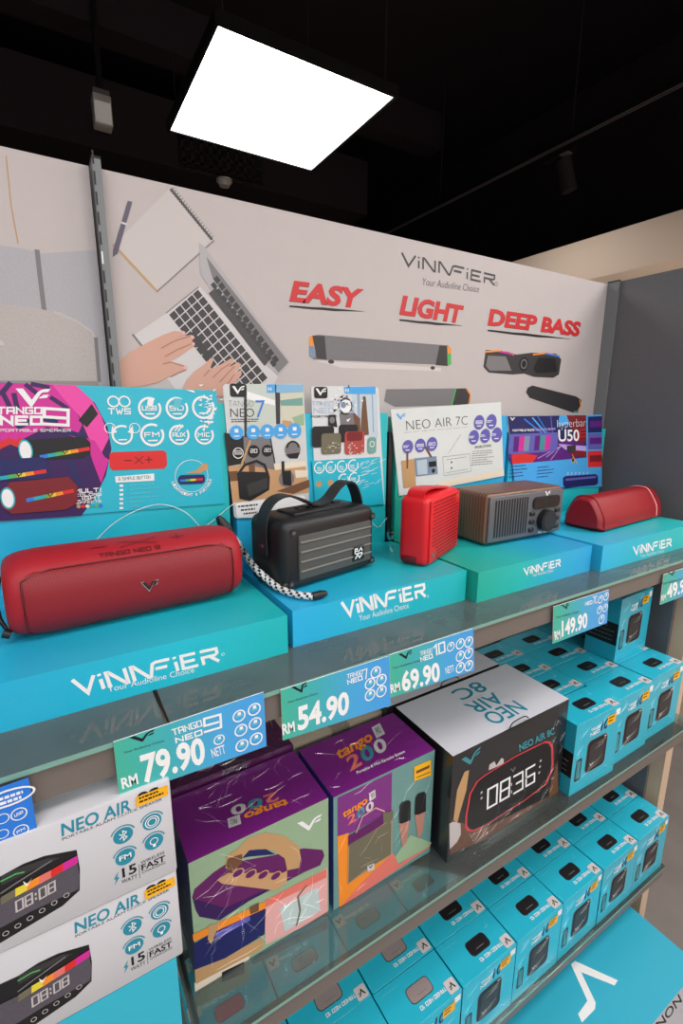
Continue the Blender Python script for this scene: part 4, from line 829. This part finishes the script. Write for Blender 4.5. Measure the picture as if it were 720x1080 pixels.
ptag('teal price tag reading RM 54.90, left of the 69.90 tag', [(296, 728), (410, 692), (412, 744), (298.5, 781)], '54.90', 1, '', ((311, 733), (327, 727), (307, 725)), ((314, 770), (368, 751), (313, 746)), ((298, 775), (311, 771), (297, 764)),
     [('TANGO', ((366, 716), (382, 711), (366, 711)), .2), ('NEO', ((367, 722), (382, 717), (366, 717)), .2), ('7', ((384, 717), (388, 715.5), (382.5, 706)), .14)],
     [((396, 709), 5.5), ((390, 721), 5.5), ((402, 717), 5.5), ((390, 733), 5.5), ((402, 729), 5.5)])
ptag('teal price tag reading RM 69.90, right of the 54.90 tag', [(410.5, 691), (499, 663), (500, 707), (412, 736)], '69.90', 1, '', ((422, 697), (436, 692), (420, 690)), ((424, 729), (464, 717), (422.5, 709)), ((412, 731), (422, 728), (411, 722)),
     [('TANGO', ((443, 692), (455, 688), (443, 687)), .2), ('NEO', ((444, 698), (456, 694), (443, 693)), .2), ('10', ((458, 692), (469, 688), (457, 680)), .14)],
     [((485, 679), 4.5), ((494, 677), 4.5), ((485, 692), 4.5), ((494, 689), 4.5), ((485, 704), 4.5), ((494, 702), 4.5), ((475, 682), 4)], ((470, 711), (479, 708), (469, 704)))
ptag('teal price tag reading RM 149.90 under the wooden radio', [(584, 640), (642, 622), (640, 657), (583, 679)], '149.90', 1, '', ((594, 643.5), (602, 641), (591, 638)), ((592, 671), (619, 661), (592, 655)), ((585, 675), (591, 673), (584, 666)),
     [('NEO', ((617, 639), (624, 637), (617, 635)), .2), ('7C', ((625, 637), (629.5, 636), (625, 629)), .16)],
     [((633, 632), 2.6), ((639, 629), 2.6), ((632, 643), 2.6), ((638, 641), 2.6), ((634, 653), 3)], None, None)
ptag('teal price tag reading 49.90 at the right end of the shelf edge', [(700, 606), (738, 594), (738, 622), (696, 638)], '49.90', 1, '', ((706, 608), (713, 606), (704, 604)), ((703, 631), (727, 622), (703, 617)), ((697, 634), (702, 632), (697, 628)), [], [((731, 602), 2.5), ((731, 610), 2.5)])
F = Fr((0, Y1-.006, 0), X, Z); b = MB((*[F.px(0, 894)[0], Y1-.006], F.px(0, 894)[1]))
p = [F.px(*q) for q in ((-75, 857), (30, 821), (40, 879), (-70, 917))]; v = [F.P(*q) for q in p]; b.raw(v+[q+Y*.0016 for q in v], [(0, 1, 2, 3), (7, 6, 5, 4), (0, 4, 5, 1), (1, 5, 6, 2), (2, 6, 7, 3), (3, 7, 4, 0)], PRB['blue'])
T = tile(F, 0, 780, 3.6)
for c, r, s in (((72, 282), 34, 'USB'), ((80, 345), 32, 'FM'), ((10, 300), 28, ''), ((10, 358), 26, '')):
    c0 = T(c)[0]; R = abs(T((c[0]+r, c[1]))[0][0]-c0[0]); b.ring(F, c0, R, R*.16, W, 1, 18)
    if s: b.techno(F, s, (c0[0]-R*.5, c0[1]-R*.3), (c0[0]+R*.45, c0[1]-R*.1), (c0[0]-R*.5, c0[1]+R*.2), W, 1, .2)
c0 = T((30, 222))[0]; b.ring(F, c0, .022, .002, W, 1, 20, .009); b.lines(F, c0[0]-.014, c0[0]+.016, c0[1], 2, .005, .003, W, 1)
tag(b.build('price_tag'), 'blue feature tag hanging at the far left shelf edge', 'price tag', 'price tags on the upper shelf edge')

# ================================================================ boxes
def sticker(t, F, a0, a1, b0, b1, off):
    def fn(b):
        b.rect(F, a0, a1, b0, b1, GOLD, 4)
        for i in range(2): b.lines(F, a0+(a1-a0)*.1, a1-(a1-a0)*.1, b0+(b1-b0)*(.62-.35*i), 1, 0, (b1-b0)*.14, K, 5)
    part(t, 'price_sticker', fn, label='orange price sticker', off=off)
FILMR = 'film crease'; m = bpy.data.materials.new(FILMR); m.use_nodes = True; MATS[FILMR] = m; nt = m.node_tree; nt.nodes.clear()
ad = nt.nodes.new('ShaderNodeAddShader'); tt = nt.nodes.new('ShaderNodeBsdfTransparent'); gg = nt.nodes.new('ShaderNodeBsdfGlossy'); gg.inputs['Roughness'].default_value = .2; gg.inputs['Color'].default_value = (.26, .26, .26, 1)
oo = nt.nodes.new('ShaderNodeOutputMaterial'); nt.links.new(tt.outputs[0], ad.inputs[0]); nt.links.new(gg.outputs[0], ad.inputs[1]); nt.links.new(ad.outputs[0], oo.inputs['Surface'])
def creases(b, F, a1, b1, n, zones=None, r=.0006, ln=(.015, .06)):
    """raised folds of the shrink film on one face"""
    for i in range(n):
        z = random.choice(zones) if zones else (0, a1, 0, b1); x, y = random.uniform(z[0], z[1]), random.uniform(z[2], z[3]); a = random.choice((random.gauss(.1, .35), random.gauss(1.3, .4))); L = random.uniform(*ln)
        P = [(x, y)]
        for k in range(3): a += random.gauss(0, .3); P.append((P[-1][0]+math.cos(a)*L/3, P[-1][1]+math.sin(a)*L/3))
        if all(.001 < p[0] < a1-.001 and .001 < p[1] < b1-.001 for p in P): b.tube([F.P(*p, 6) for p in P], [r*.3, r, r*.9, r*.2], FILMR, 6)
# ---- small teal speaker boxes: local frame, origin front-left-bottom
NW, ND, NH = .1575, .0822, .1735
def neo(kind):
    t = thing('speaker_box', '', 'box', (0, 0, 0), 0, 'small teal speaker boxes')
    pic = {'dark': PRB['black'], 'grey': mat('print ' + kind + ' speaker', (150, 134, 132), .4) if kind == 'grey' else None, 'red': PRB['red']}[kind]
    def fn(b):
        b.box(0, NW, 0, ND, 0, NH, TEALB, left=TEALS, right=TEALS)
        f = Fr((0, 0, NH), X, Y)
        b.rrect(f, .056, .112, .027, .057, .009, K2, 1); b.rrect(f, .0575, .1105, .0285, .0555, .008, pic, 2); b.rect(f, .074, .096, .036, .0372, GREY, 3)
        b.techno(f, 'TANGO NEO 10', (.130, .0205), (.066, .0205), (.130, .0135), W, 2, .2)
        b.rect(f, .010, .050, .070, .0712, LTEAL, 2)
        b.rrect(f, .131, .155, .003, .027, .003, GREY3, 2); b.vf(f, (.151, .021), (.136, .021), (.151, .009), K, 3)
        f = Fr((0, 0, 0), X, Z)
        b.techno(f, 'TANGO', (.052, .140), (.083, .140), (.052, .1475), W, 2, .2); b.techno(f, 'NEO', (.052, .129), (.083, .129), (.052, .137), W, 2, .22); b.text(f, '10', (.088, .130), (.112, .130), (.090, .154), PRB['navy'], 2, .02)
        b.rrect(f, .046, .118, .036, .118, .012, GREY, 1); b.rrect(f, .0475, .1165, .0375, .1165, .011, pic, 2)
        b.rrect(f, .056, .11, .044, .108, .008, K2 if kind == 'dark' else pic, 3); b.vf(f, (.060, .05), (.074, .05), (.060, .058), GREY2, 4); b.stroke(f, [(.104, .112), (.110, .112)], .002, W, 4)
        b.rrect(f, .012, .032, .030, .085, .004, K2, 1); b.rect(f, .016, .028, .036, .080, PRB['sea'], 2)
        b.rect(f, .0, NW, .012, .0135, LTEAL, 1); b.lines(f, .05, .115, .026, 2, .006, .0022, LTEAL, 2)
        f = Fr((0, ND, 0), -Y, Z); b.rect(f, 0, ND, .045, .105, K, 1); b.lines(f, .008, .074, .092, 4, .012, .002, GREY, 2)
        b.rect(Fr((0, 0, 0), X, Z), .138, .154, .150, .166, W, 2)
    part(t, 'carton', lambda b: (fn(b), creases(b, Fr((0, 0, NH), X, Y), NW, ND, 5, None, .0004, (.01, .03)), creases(b, Fr((0, 0, 0), X, Z), NW, NH, 14, None, .0005, (.02, .07)), b.tube([(.002, .0005, NH), (NW*.5, 0, NH+.0003), (NW-.002, .0005, NH)], .0005, FILMR, 6)))
    def st(b):
        f = Fr((0, 0, 0), X, Z); b.rect(f, .108, .140, .136, .158, GOLD, 4); b.lines(f, .112, .136, .151, 2, .008, .003, K, 5)
    part(t, 'price_sticker', st, label='orange price sticker')
    return t
PROT = {k: [neo(k), False] for k in ('dark', 'grey', 'red')}
def place(kind, x, y, z, lab, rot=0):
    p = PROT[kind]
    if not p[1]: o = p[0]; p[1] = True; o.location = (x, y, z); o.rotation_euler.z = rot; o['label'] = lab
    else: o = copytree(p[0], (x, y, z), rot, lab)
    return o
ORD = ['first', 'second', 'third', 'fourth', 'fifth', 'sixth', 'seventh', 'eighth']; ROW = ['front', 'second', 'third', 'back']
P0 = .1605; XR = 1.389
for r in range(4):
    for c in range(8):
        kind = 'dark' if c < 5 else 'grey'
        if c == 7 and r in (2, 3): kind = 'red'
        x = XR-(c+1)*P0+random.uniform(-.0006, .0006); y = .4975+r*.0838
        lab = 'teal box picturing a %s speaker, %s from right, %s row, lowest shelf' % ({'dark': 'black'}.get(kind, kind), ORD[c], ROW[r])
        if r < 2: place(kind, x, y, ZS3+.0003, lab, random.uniform(-.006, .006))
        else: place(kind, x+NW, y+ND, ZS3+.0003, lab, math.pi)
for r in range(4):
    for c in range(3):
        x = 1.361-(c+1)*.1625; y = (.512, .505, .500)[c]+r*.0845
        if c == 2: x += .004
        place('dark', x, y, ZS2+.0003, 'teal box picturing a black speaker, %s from right, %s row, middle shelf' % (ORD[c], ROW[r]), (.0, .0, -.03)[c] if r == 0 else 0)
place('dark', 1.196, .606, ZS2+.0003+NH+.0006, 'teal speaker box standing on top of the other teal boxes under the shelf edge', .03)
for c in range(2): place('dark', .064-NW*c-.003*c, .4875+ND, ZS2+.0003, 'teal box under the white boxes at the left, %s' % ('beside the bay gap' if c == 0 else 'farther left, cut by the frame'), math.pi)

# ---- white alarm clock boxes
WX, WYf, WZ0, WH = .0725, .486, ZS2+NH+.001, .1235
t = thing('alarm_clock_box', 'white NEO AIR clock speaker box, lower one of the left stack', 'box', (WX, WYf, WZ0), 0, 'white clock speaker boxes')
Fw = Fr((WX, WYf, WZ0), X, Z); FwU = Fr((WX, WYf, WZ0+WH+.001), X, Z)
def white(b):
    b.rbox(.34, .118, WH, .003, BOXW, 2, (WX-.17, WYf+.059, WZ0+WH/2))
    T0 = tile(FwU, 0, 810, 4); T = T0
    class Sh: pass
    F = Fw
    b.text(F, 'NEO AIR', *T((255, 283), (548, 172), (252, 232)), LABT, 1, .02); b.text(F, '8S', *T((575, 150), (668, 116), (570, 106)), K, 1, .03)
    b.text(F, 'PORTABLE ALARM CLOCK SPEAKER', *T((258, 302), (678, 132), (256, 291)), K2, 1)
    for c in ((514, 280), (636, 222), (523, 370), (644, 306)):
        c0 = T(c)[0]; b.disc(F, c0, .0098, LABT, 1, 20); b.ring(F, c0, .0118, .0005, LABT, 1, 20, None, 20, 160); b.ring(F, c0, .0128, .0009, LABT, 1, 20, None, 20, 160)
    c0 = T((514, 280))[0]
    b.stroke(F, [(c0[0]-.0035, c0[1]-.003), (c0[0]+.0035, c0[1]+.003), (c0[0], c0[1]+.006), (c0[0], c0[1]-.006), (c0[0]+.0035, c0[1]-.003), (c0[0]-.0035, c0[1]+.003)], .0011, W, 2)
    c0 = T((636, 222))[0]; b.ring(F, c0, .0075, .0011, W, 2); b.ring(F, c0, .005, .0011, W, 2)
    c0 = T((523, 370))[0]; b.text(F, 'FM', (c0[0]-.006, c0[1]-.0025), (c0[0]+.006, c0[1]-.0025), (c0[0]-.006, c0[1]+.0035), W, 2, .02)
    c0 = T((644, 306))[0]; b.ring(F, (c0[0], c0[1]+.001), .0045, .001, W, 2); b.rect(F, c0[0]-.0015, c0[0]+.0015, c0[1]-.0065, c0[1]-.003, W, 2)
    b.poly(F, T((495, 430), (475, 465), (485, 465), (478, 492), (498, 455), (488, 457)), LABT, 1)
    b.text(F, '15', *T((512, 458), (572, 432), (508, 420)), K, 1, .02); b.text(F, 'WATT', *T((508, 484), (574, 458), (507, 468)), K, 1)
    b.stroke(F, T((581, 402), (584, 458)), .0007, GREY, 1); b.text(F, 'WIRELESS', *T((588, 402), (688, 356), (587, 390)), K2, 1); b.text(F, 'FAST', *T((592, 428), (692, 386), (590, 404)), K, 1, .02); b.text(F, 'CHARGING', *T((594, 442), (692, 398), (594, 432)), K2, 1)
    # printed clock
    b.poly(F, T((-330, 620), (-300, 560), (0, 450), (90, 400), (180, 366), (318, 340), (332, 420), (331, 510), (260, 575), (0, 730), (-300, 850)), PRB['black'], 1)
    b.poly(F, T((0, 490), (120, 430), (250, 372), (200, 372), (60, 420), (0, 450)), K2, 2)
    for l in (((0, 470), (60, 440), (95, 432)), ((0, 520), (60, 480), (210, 385))): b.stroke(F, T(*l), .0015, PRB['green'] if l[1][1] == 440 else GREY, 3)
    b.poly(F, T((-250, 640), (0, 540), (120, 470), (318, 385), (331, 450), (325, 505), (120, 600), (0, 665), (-250, 770)), mat('clock cloth print', (70, 64, 74), .5, noise=(700, (96, 90, 100))), 3)
    seg = ((0, 550), (60, 515), (110, 490), (160, 463), (210, 437), (260, 408), (322, 375))
    for i, c in enumerate(('olive', 'yellow', 'orange', 'salmon', 'red', 'magenta')):
        (ax, ay), (cx, cy) = seg[i], seg[i+1]; b.poly(F, T((ax, ay-14), (cx, cy-14), (cx, cy+18), (ax, ay+20)), PRB[c], 4)
    b.poly(F, T((92, 468), (112, 482), (130, 455), (112, 490), (100, 486)), W, 5)
    b.techno(F, '08:08', *T((66, 600), (228, 512), (62, 552)), GREY2, 5, .12)
    for i in range(6): b.ring(F, T((20+51*i, 688-32*i))[0], .0028, .0007, GREY2, 5, 10)
part(t, 'carton', white, 30, off=(WX, WYf, WZ0))
f = Fr((WX, WYf, WZ0), X, Z)
T = tile(FwU, 0, 810, 4); q = T((566, 118), (700, 66), (565, 150))
def wst(b):
    b.poly(f, [q[0], q[1], (q[1][0], q[1][1]-.0125), (q[0][0], q[0][1]-.0125)], GOLD, 4); b.lines(f, q[0][0]+.003, q[1][0]-.003, q[0][1]-.004, 2, .0045, .0022, K, 5)
part(t, 'price_sticker', wst, label='orange price sticker', off=(WX, WYf, WZ0))
copytree(t, (WX+.001, WYf-.002, WZ0+WH+.001), 0, 'white NEO AIR clock speaker box, upper one of the left stack')

# ---- purple boxes
TW, TD, TH = .2165, .124, .2215
TX, TY, TZ = .0985, .5585, ZS2+.0003
t = thing('karaoke_speaker_box', 'purple and mint box with microphone tray picture, beside the white boxes', 'box', (TX, TY, TZ), 0, 'purple karaoke speaker boxes')
Ft = Fr((TX, TY, TZ), X, Z); Ftt = Fr((TX, TY, TZ+TH), X, Y)
def tango_logo(b, F, bl, br, tl, k=2):
    bl, br, tl = Vector(bl), Vector(br), Vector(tl); U, V2 = br-bl, tl-bl; G = lambda x, y: tuple(bl+U*x+V2*y)
    b.text(F, 'tango', G(0, .58), G(.72, .58), G(0, 1.0), PRB['orange'], k, .03)
    for i, c in enumerate((PRB['salmon'], PRB['sea'], SIL)): b.text(F, '200'[i], G(.12+.27*i, 0), G(.36+.27*i, 0), G(.12+.27*i, .5), c, k, .03)
    b.poly(F, [G(.78, .55), G(.97, .55), G(.97, 1.05), G(.78, 1.05)], SIL, k); b.text(F, 'PRO', G(.83, .66), G(.93, .66), G(.83, .94), K2, k+1)
def tan1(b):
    b.box(TX, TX+TW, TY, TY+TD, TZ, TZ+TH, PURP, front=MINT, left=INK, right=INK, back=MINT)
    T = tile(Ftt, 180, 810, 4); tango_logo(b, Ftt, *T((478, 90), (224, 176), (500, 160)))
    b.lines(Ftt, *sorted((T((110, 150))[0][0], T((330, 90))[0][0])), T((300, 95))[0][1], 1, 0, .0012, W, 2)
    T = tile(Ft, 180, 810, 4)
    b.vf(Ft, *T((535, 280), (640, 240), (532, 232)), W, 2)
    b.poly(Ft, T((90, 545), (100, 510), (180, 440), (240, 400), (420, 370), (560, 338), (640, 345), (648, 370), (630, 410), (560, 440), (330, 560), (200, 640), (120, 625), (105, 600)), PRB['plum'], 1); b.poly(Ft, T((92, 550), (230, 590), (560, 440), (330, 560), (205, 642), (120, 626)), PRB['violet'], 2)
    b.poly(Ft, T((230, 420), (235, 370), (280, 340), (320, 296), (400, 270), (480, 285), (540, 330), (548, 380), (540, 420), (490, 430), (480, 380), (430, 345), (360, 340), (300, 375), (270, 440)), PRB['tan'], 3); b.poly(Ft, T((300, 378), (330, 345), (400, 340), (440, 362), (330, 372)), PRB['navy'], 4); b.poly(Ft, T((232, 410), (240, 380), (300, 360), (300, 400), (250, 440)), PRB['brown'], 4)
    b.poly(Ft, T((195, 470), (240, 440), (470, 440), (490, 430), (488, 480), (440, 514), (215, 485)), PRB['wood'], 5)
    for i in range(4): c = T((282+53*i, 440+4*i))[0]; b.disc(Ft, c, .0095, PRB['tan'], 6, 16, .0075); b.disc(Ft, c, .0075, PRB['plum'], 7, 16, .0055)
    b.poly(Ft, T((660, 420), (662, 620), (400, 745), (395, 570)), PRB['pinkpale'], 1); b.poly(Ft, T((655, 425), (655, 460), (400, 585), (400, 555)), PRB['salmon'], 3); b.poly(Ft, T((460, 590), (620, 500), (630, 600), (480, 690)), mat('washed print', (190, 206, 206), .4), 2); b.stroke(Ft, T((570, 495), (535, 540), (545, 600), (530, 660)), .003, PRB['olive'], 4)
    b.poly(Ft, T((92, 700), (400, 560), (398, 590), (95, 730)), PRB['orange'], 4); b.poly(Ft, T((330, 585), (370, 565), (370, 600), (335, 615)), PRB['brown'], 5)
    b.poly(Ft, T((95, 740), (180, 690), (400, 590), (395, 700), (230, 800), (100, 850)), PRB['navy'], 3); b.poly(Ft, T((180, 700), (330, 620), (335, 640), (200, 715)), PRB['lilac'], 4); b.poly(Ft, T((160, 660), (205, 650), (170, 740), (155, 720)), PRB['tan'], 5)
    b.poly(Ft, T((100, 850), (390, 715), (388, 760), (105, 910)), PRB['tan'], 2); b.poly(Ft, T((100, 905), (330, 790), (332, 900), (105, 1010)), PRB['cream'], 1)
    b.poly(Ft, T((215, 860), (308, 815), (310, 865), (215, 900)), K, 3)
    b.poly(Ft, T((340, 800), (660, 640), (660, 680), (345, 830)), mat('blue footer print', (70, 130, 165), .4), 1)
part(t, 'carton', lambda b: (tan1(b), creases(b, Ftt, TW, TD, 40, [(0, TW, TD*.5, TD), (0, TW, 0, TD)], .0005), creases(b, Ft, TW, TH, 44, [(0, TW, 0, .06), (0, .05, 0, TH), (TW*.5, TW, 0, TH*.6)], .0005, (.02, .08))), off=(TX, TY, TZ))
UX, UY = .322, .5545
t2 = thing('karaoke_speaker_box', 'purple and sage box with two microphones pictured, second purple box along the shelf', 'box', (UX, UY, TZ), 0, 'purple karaoke speaker boxes')
Fu = Fr((UX, UY, TZ), X, Z); Fut = Fr((UX, UY, TZ+TH), X, Y); UW = .2105
def tan2(b):
    SG = mat('sage carton under film', (106, 150, 146), .35, coat=.9, bump=(22, .5, 'coat'), crough=.06)
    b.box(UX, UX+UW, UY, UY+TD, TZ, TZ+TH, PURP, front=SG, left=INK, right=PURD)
    T = tile(Fut, 340, 770, 5.4); tango_logo(b, Fut, *T((120, 258), (400, 88), (70, 110))); q = T((196, 252), (470, 128)); b.text(Fut, 'Portable & Mini Karaoke System', q[0], q[1], T((192, 236))[0], W, 2, .02)
    T = tile(Fu, 340, 770, 5.4)
    b.poly(Fu, T((85, 385), (395, 240), (392, 460), (150, 590), (85, 608)), PURP, 1); b.poly(Fu, T((85, 605), (150, 585), (140, 880), (395, 700), (420, 740), (240, 870), (95, 1022)), PRB['orange'], 1)
    b.poly(Fu, T((90, 1022), (240, 850), (400, 700), (440, 760), (615, 640), (610, 665)), PRB['salmon'], 2); b.poly(Fu, T((410, 720), (500, 595), (620, 640), (600, 665), (430, 760)), PRB['mint'], 3)
    b.poly(Fu, T((145, 620), (395, 480), (392, 710), (240, 800), (140, 880)), PRB['tan'], 4); b.poly(Fu, T((145, 600), (392, 455), (395, 500), (145, 660)), PRB['plum'], 5); b.poly(Fu, T((150, 650), (390, 510), (388, 705), (240, 795), (146, 870)), PRB['olive'], 5)
    b.stroke(Fu, T((190, 580), (225, 490), (300, 440), (350, 460)), .0022, PRB['pinkpale'], 6); b.poly(Fu, T((340, 470), (400, 455), (400, 510), (345, 530)), PRB['olive'], 6)
    b.poly(Fu, T((252, 770), (292, 755), (292, 790), (255, 805)), SIL, 6); b.vf(Fu, *T((262, 790), (286, 778), (260, 772)), K, 7)
    tango_logo(b, Fu, *T((120, 555), (310, 430), (112, 460)), 3)
    for x0, x1, y0, y1 in ((432, 500, 400, 520), (522, 588, 352, 470)):
        b.poly(Fu, T((x0, y1+8), (x0+5, y0+30), (x0+20, y0+8), (x1-12, y0-4), (x1, y0+8), (x1-2, y1-10), (x0+20, y1+10)), PRB['black'], 5); b.poly(Fu, T((x0+2, y1+10), (x1-6, y1-14), (x1-20, y1+110), (x0+20, y1+150)), mat('mic handle print', (180, 128, 112), .4) if x0 == 432 else 'mic handle print', 4)
part(t2, 'carton', lambda b: (tan2(b), creases(b, Fut, UW, TD, 18, None, .0005), creases(b, Fu, UW, TH, 26, None, .0005, (.02, .08))), off=(UX, UY, TZ))
T = tile(Fu, 340, 770, 5.4); qq = T((520, 208), (615, 168), (520, 290), (616, 255))
part(t2, 'price_sticker', lambda b: (b.poly(Fu, [qq[2], qq[3], qq[1], qq[0]], GOLD, 4), b.stroke(Fu, T((538, 236), (600, 208)), .006, PRB['brown'], 5), b.stroke(Fu, T((535, 268), (606, 238)), .002, PRB['brown'], 5)), label='orange price sticker', off=(UX, UY, TZ))
def plain(name, lab, x0, x1, y0, y1, z0, h, mats, grp, film=None):
    t = thing(name, lab, 'box', (x0, y0, z0), 0, grp)
    def fn(b):
        b.box(x0, x1, y0, y1, z0, z0+h, mats[0], **mats[1]); f = Fr((x0, y0, z0+h), X, Y)
        b.stroke(f, [(0, (y1-y0)*.52), (x1-x0, (y1-y0)*.52)], .0012, K2, 1, False)
        if mats[0] == PURD:
            tango_logo(b, f, (.17, .085), (.05, .085), (.17, .02))
        if film: creases(b, Fr((x0, y0, z0+h), X, Y), x1-x0, y1-y0, 50, None, .0006, (.02, .07))
    part(t, 'carton', fn, off=(x0, y0, z0))
    if film: part(t, 'tape', lambda b: b.box(x0+(x1-x0)*.4, x0+(x1-x0)*.6, y0-.0004, y1, z0+h-.03, z0+h+.0004, FILM), off=(x0, y0, z0), label='clear tape')
    return t
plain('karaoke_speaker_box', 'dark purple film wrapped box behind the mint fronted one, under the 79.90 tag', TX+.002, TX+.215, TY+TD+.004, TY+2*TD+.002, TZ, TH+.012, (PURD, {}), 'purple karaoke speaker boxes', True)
plain('karaoke_speaker_box', 'cream carton with clear film behind the second purple box, under the 54.90 tag', UX+.004, UX+.208, UY+TD+.03, UY+2*TD+.02, TZ, TH-.012, (mat('cream carton', (206, 190, 170), .4, coat=.8, bump=(24, .6, 'coat')), {}), None, True)

# ---- black clock box
CX, CYf, CW, CDp, CH = .5435, .5205, .3285, .164, .2268
t = thing('clock_radio_box', 'large silver topped black box picturing a red edged clock showing 08:36', 'box', (CX, CYf, TZ), 0, 'silver topped clock boxes')
Fc = Fr((CX, CYf, TZ), X, Z); Fct = Fr((CX, CYf, TZ+CH), X, Y)
def clk(b):
    b.box(CX, CX+CW, CYf, CYf+CDp, TZ, TZ+CH, BOXK, top=BOXG)
    for q, u1, u0, v in (('8C', .212, .132, .146), ('AIR', .210, .122, .098), ('NEO', .224, .128, .056)): b.text(Fct, q, (u1, v), (u0, v), (u1, v-.036), LABT, 2, .01)
    b.lines(Fct, .125, .205, .103, 1, 0, .0018, GREY2, 2)
    T = tile(Fc, 470, 740, 5.14)
    b.poly(Fc, T((20, 830), (560, 600), (600, 580), (605, 490), (200, 690), (30, 640)), mat('rust print', (120, 82, 66), .4, coat=.5, noise=(30, (90, 62, 52))), 1)
    b.poly(Fc, T((560, 470), (605, 320), (610, 520), (560, 560)), PRB['brown'], 1)
    b.poly(Fc, T((40, 640), (60, 480), (100, 380), (125, 370), (110, 480), (75, 600), (60, 660)), PRB['tan'], 2); b.poly(Fc, T((18, 660), (40, 650), (78, 660), (80, 720), (60, 760), (20, 800)), GREY2, 2)
    o = [(102, 680), (104, 620), (125, 500), (165, 430), (210, 395), (380, 290), (540, 212), (565, 214), (580, 240), (582, 330), (575, 380), (540, 450), (420, 540), (200, 680), (140, 704), (112, 700)]
    b.poly(Fc, T(*o), mat('red rim print', (205, 58, 66), .35, coat=.5), 3); cx, cy = 340, 455
    b.poly(Fc, T(*[(cx+(x-cx)*.955, cy+(y-cy)*.955) for x, y in o]), K2, 4); b.poly(Fc, T(*[(cx+(x-cx)*.94, cy+(y-cy)*.94) for x, y in o]), PRB['black'], 5)
    b.vf(Fc, *T((84, 370), (190, 300), (82, 312)), PRB['sea'], 3); b.text(Fc, 'NEO AIR 8C', *T((398, 268), (588, 172), (394, 232)), PRB['sea'], 3, .03)
    b.techno(Fc, '08', *T((222, 582), (338, 515), (226, 468)), W, 7, .1); b.techno(Fc, '36', *T((366, 500), (476, 435), (366, 398)), W, 7, .1); b.stroke(Fc, T((352, 440), (352, 452)), .002, W, 7); b.stroke(Fc, T((352, 480), (352, 492)), .002, W, 7)
    b.vf(Fc, *T((350, 385), (378, 372), (346, 362)), GREY, 7)
    for p in ((510, 318), (506, 350), (502, 382), (190, 490), (190, 520)): b.disc(Fc, T(p)[0], .003, GREY2, 7, 8)
    b.poly(Fc, T((230, 372), (236, 340), (262, 322), (272, 345), (300, 305), (312, 310), (312, 335)), GREY2, 2)
part(t, 'carton', lambda b: (clk(b), creases(b, Fc, CW, CH, 60, [(.05, CW, .0, .05), (.05, CW, 0, .03), (CW-.05, CW, 0, CH)], .0005, (.01, .05))), off=(CX, CYf, TZ))
def latch(b):
    f = Fct; T = tile(f, 470, 740, 5.14); b.stroke(Fc, [(CW*.42, CH-.001), (CW*.62, CH-.001)], .004, K, 6)
    q = [(CX+CW*.44, CYf-.001, TZ+CH), (CX+CW*.46, CYf-.001, TZ+CH+.010), (CX+CW*.56, CYf-.001, TZ+CH+.012), (CX+CW*.6, CYf-.001, TZ+CH+.004)]; b.tube(spline(q, 4), .0012, BLKR, 6)
part(t, 'carry_handle', latch, label='black plastic carry handle', off=(CX, CYf, TZ))
t = copytree(t, (CX-.016, CYf+CDp+.008, TZ+.0), 0, 'second silver topped clock box behind the one showing 08:36, mostly hidden')

# ---- carton on the floor
t = thing('carton', 'large flat teal carton with big white emblem on the floor at lower right', 'carton', (.45, .345, FLOOR))
KX0, KX1, KY0, KY1, KZ = .45, 1.303, .3445, .56, -1.42
Fk = Fr((KX0, KY0, KZ), X, Y); Fkf = Fr((KX0, KY0, FLOOR), X, Z)
def kart(b):
    tm = mat('teal carton print', (40, 164, 190), .4, coat=.3, noise=(3, (52, 176, 204)))
    b.box(KX0, KX1, KY0, KY1, FLOOR, KZ, tm, front=BOXG)
    T = tile(Fk, 590, 960, 5.54)
    b.poly(Fk, T((65, 315), (90, 297), (340, 410), (320, 440), (125, 362)), W, 1); b.poly(Fk, T((65, 315), (125, 362), (210, 540), (206, 578), (130, 657), (108, 606), (162, 530), (140, 480)), W, 1)
    F = Fkf; T = tile(F, 590, 960, 5.54); b.text(F, 'NON', *T((585, 700), (715, 530), (560, 660)), K, 1, .01)
part(t, 'carton_body', kart, off=(.45, .345, FLOOR))

# ---- clear film offcuts showing under the stands
# ================================================================ lamps of the shop outside the view, the far and left ones added as fill
def area(x, y, z, s, e, col=(1, .985, .97)):
    l = bpy.data.lights.new('shop_and_fill_light', 'AREA'); l.shape = 'SQUARE'; l.size = s; l.energy = e; l.color = col
    o = bpy.data.objects.new('shop_and_fill_light', l); COL.objects.link(o); o.location = (x, y, z)
for x, y, e in ((2.05, -.15, 24), (-.40, -.15, 10), (.82, -.15, 10), (.82, -1.9, 21), (2.05, -1.9, 21), (-.40, -1.9, 21), (-1.6, -.9, 18), (-1.6, -3.1, 26), (-.4, -3.3, 28), (.82, -3.3, 28), (2.05, -3.3, 28), (-.4, 1.83, 6), (2.05, 1.83, 6)): area(x, y, LZ, .58, e)
w = bpy.data.worlds.new('shop'); sc.world = w; w.use_nodes = True; w.node_tree.nodes['Background'].inputs[0].default_value = (.5, .48, .47, 1); w.node_tree.nodes['Background'].inputs[1].default_value = .0
sc.view_settings.view_transform = 'Standard'; sc.view_settings.look = 'None'; sc.view_settings.exposure = -.1; sc.view_settings.gamma = 1
sc.view_settings.use_curve_mapping = False
sc.cycles.use_denoising = True
sc.cycles.max_bounces = 8; sc.cycles.transparent_max_bounces = 16
sc.cycles.caustics_reflective = False; sc.cycles.caustics_refractive = False

# lift everything so that the floor is z = 0
for o in list(sc.objects):
    if o.parent is None: o.location.z -= FLOOR
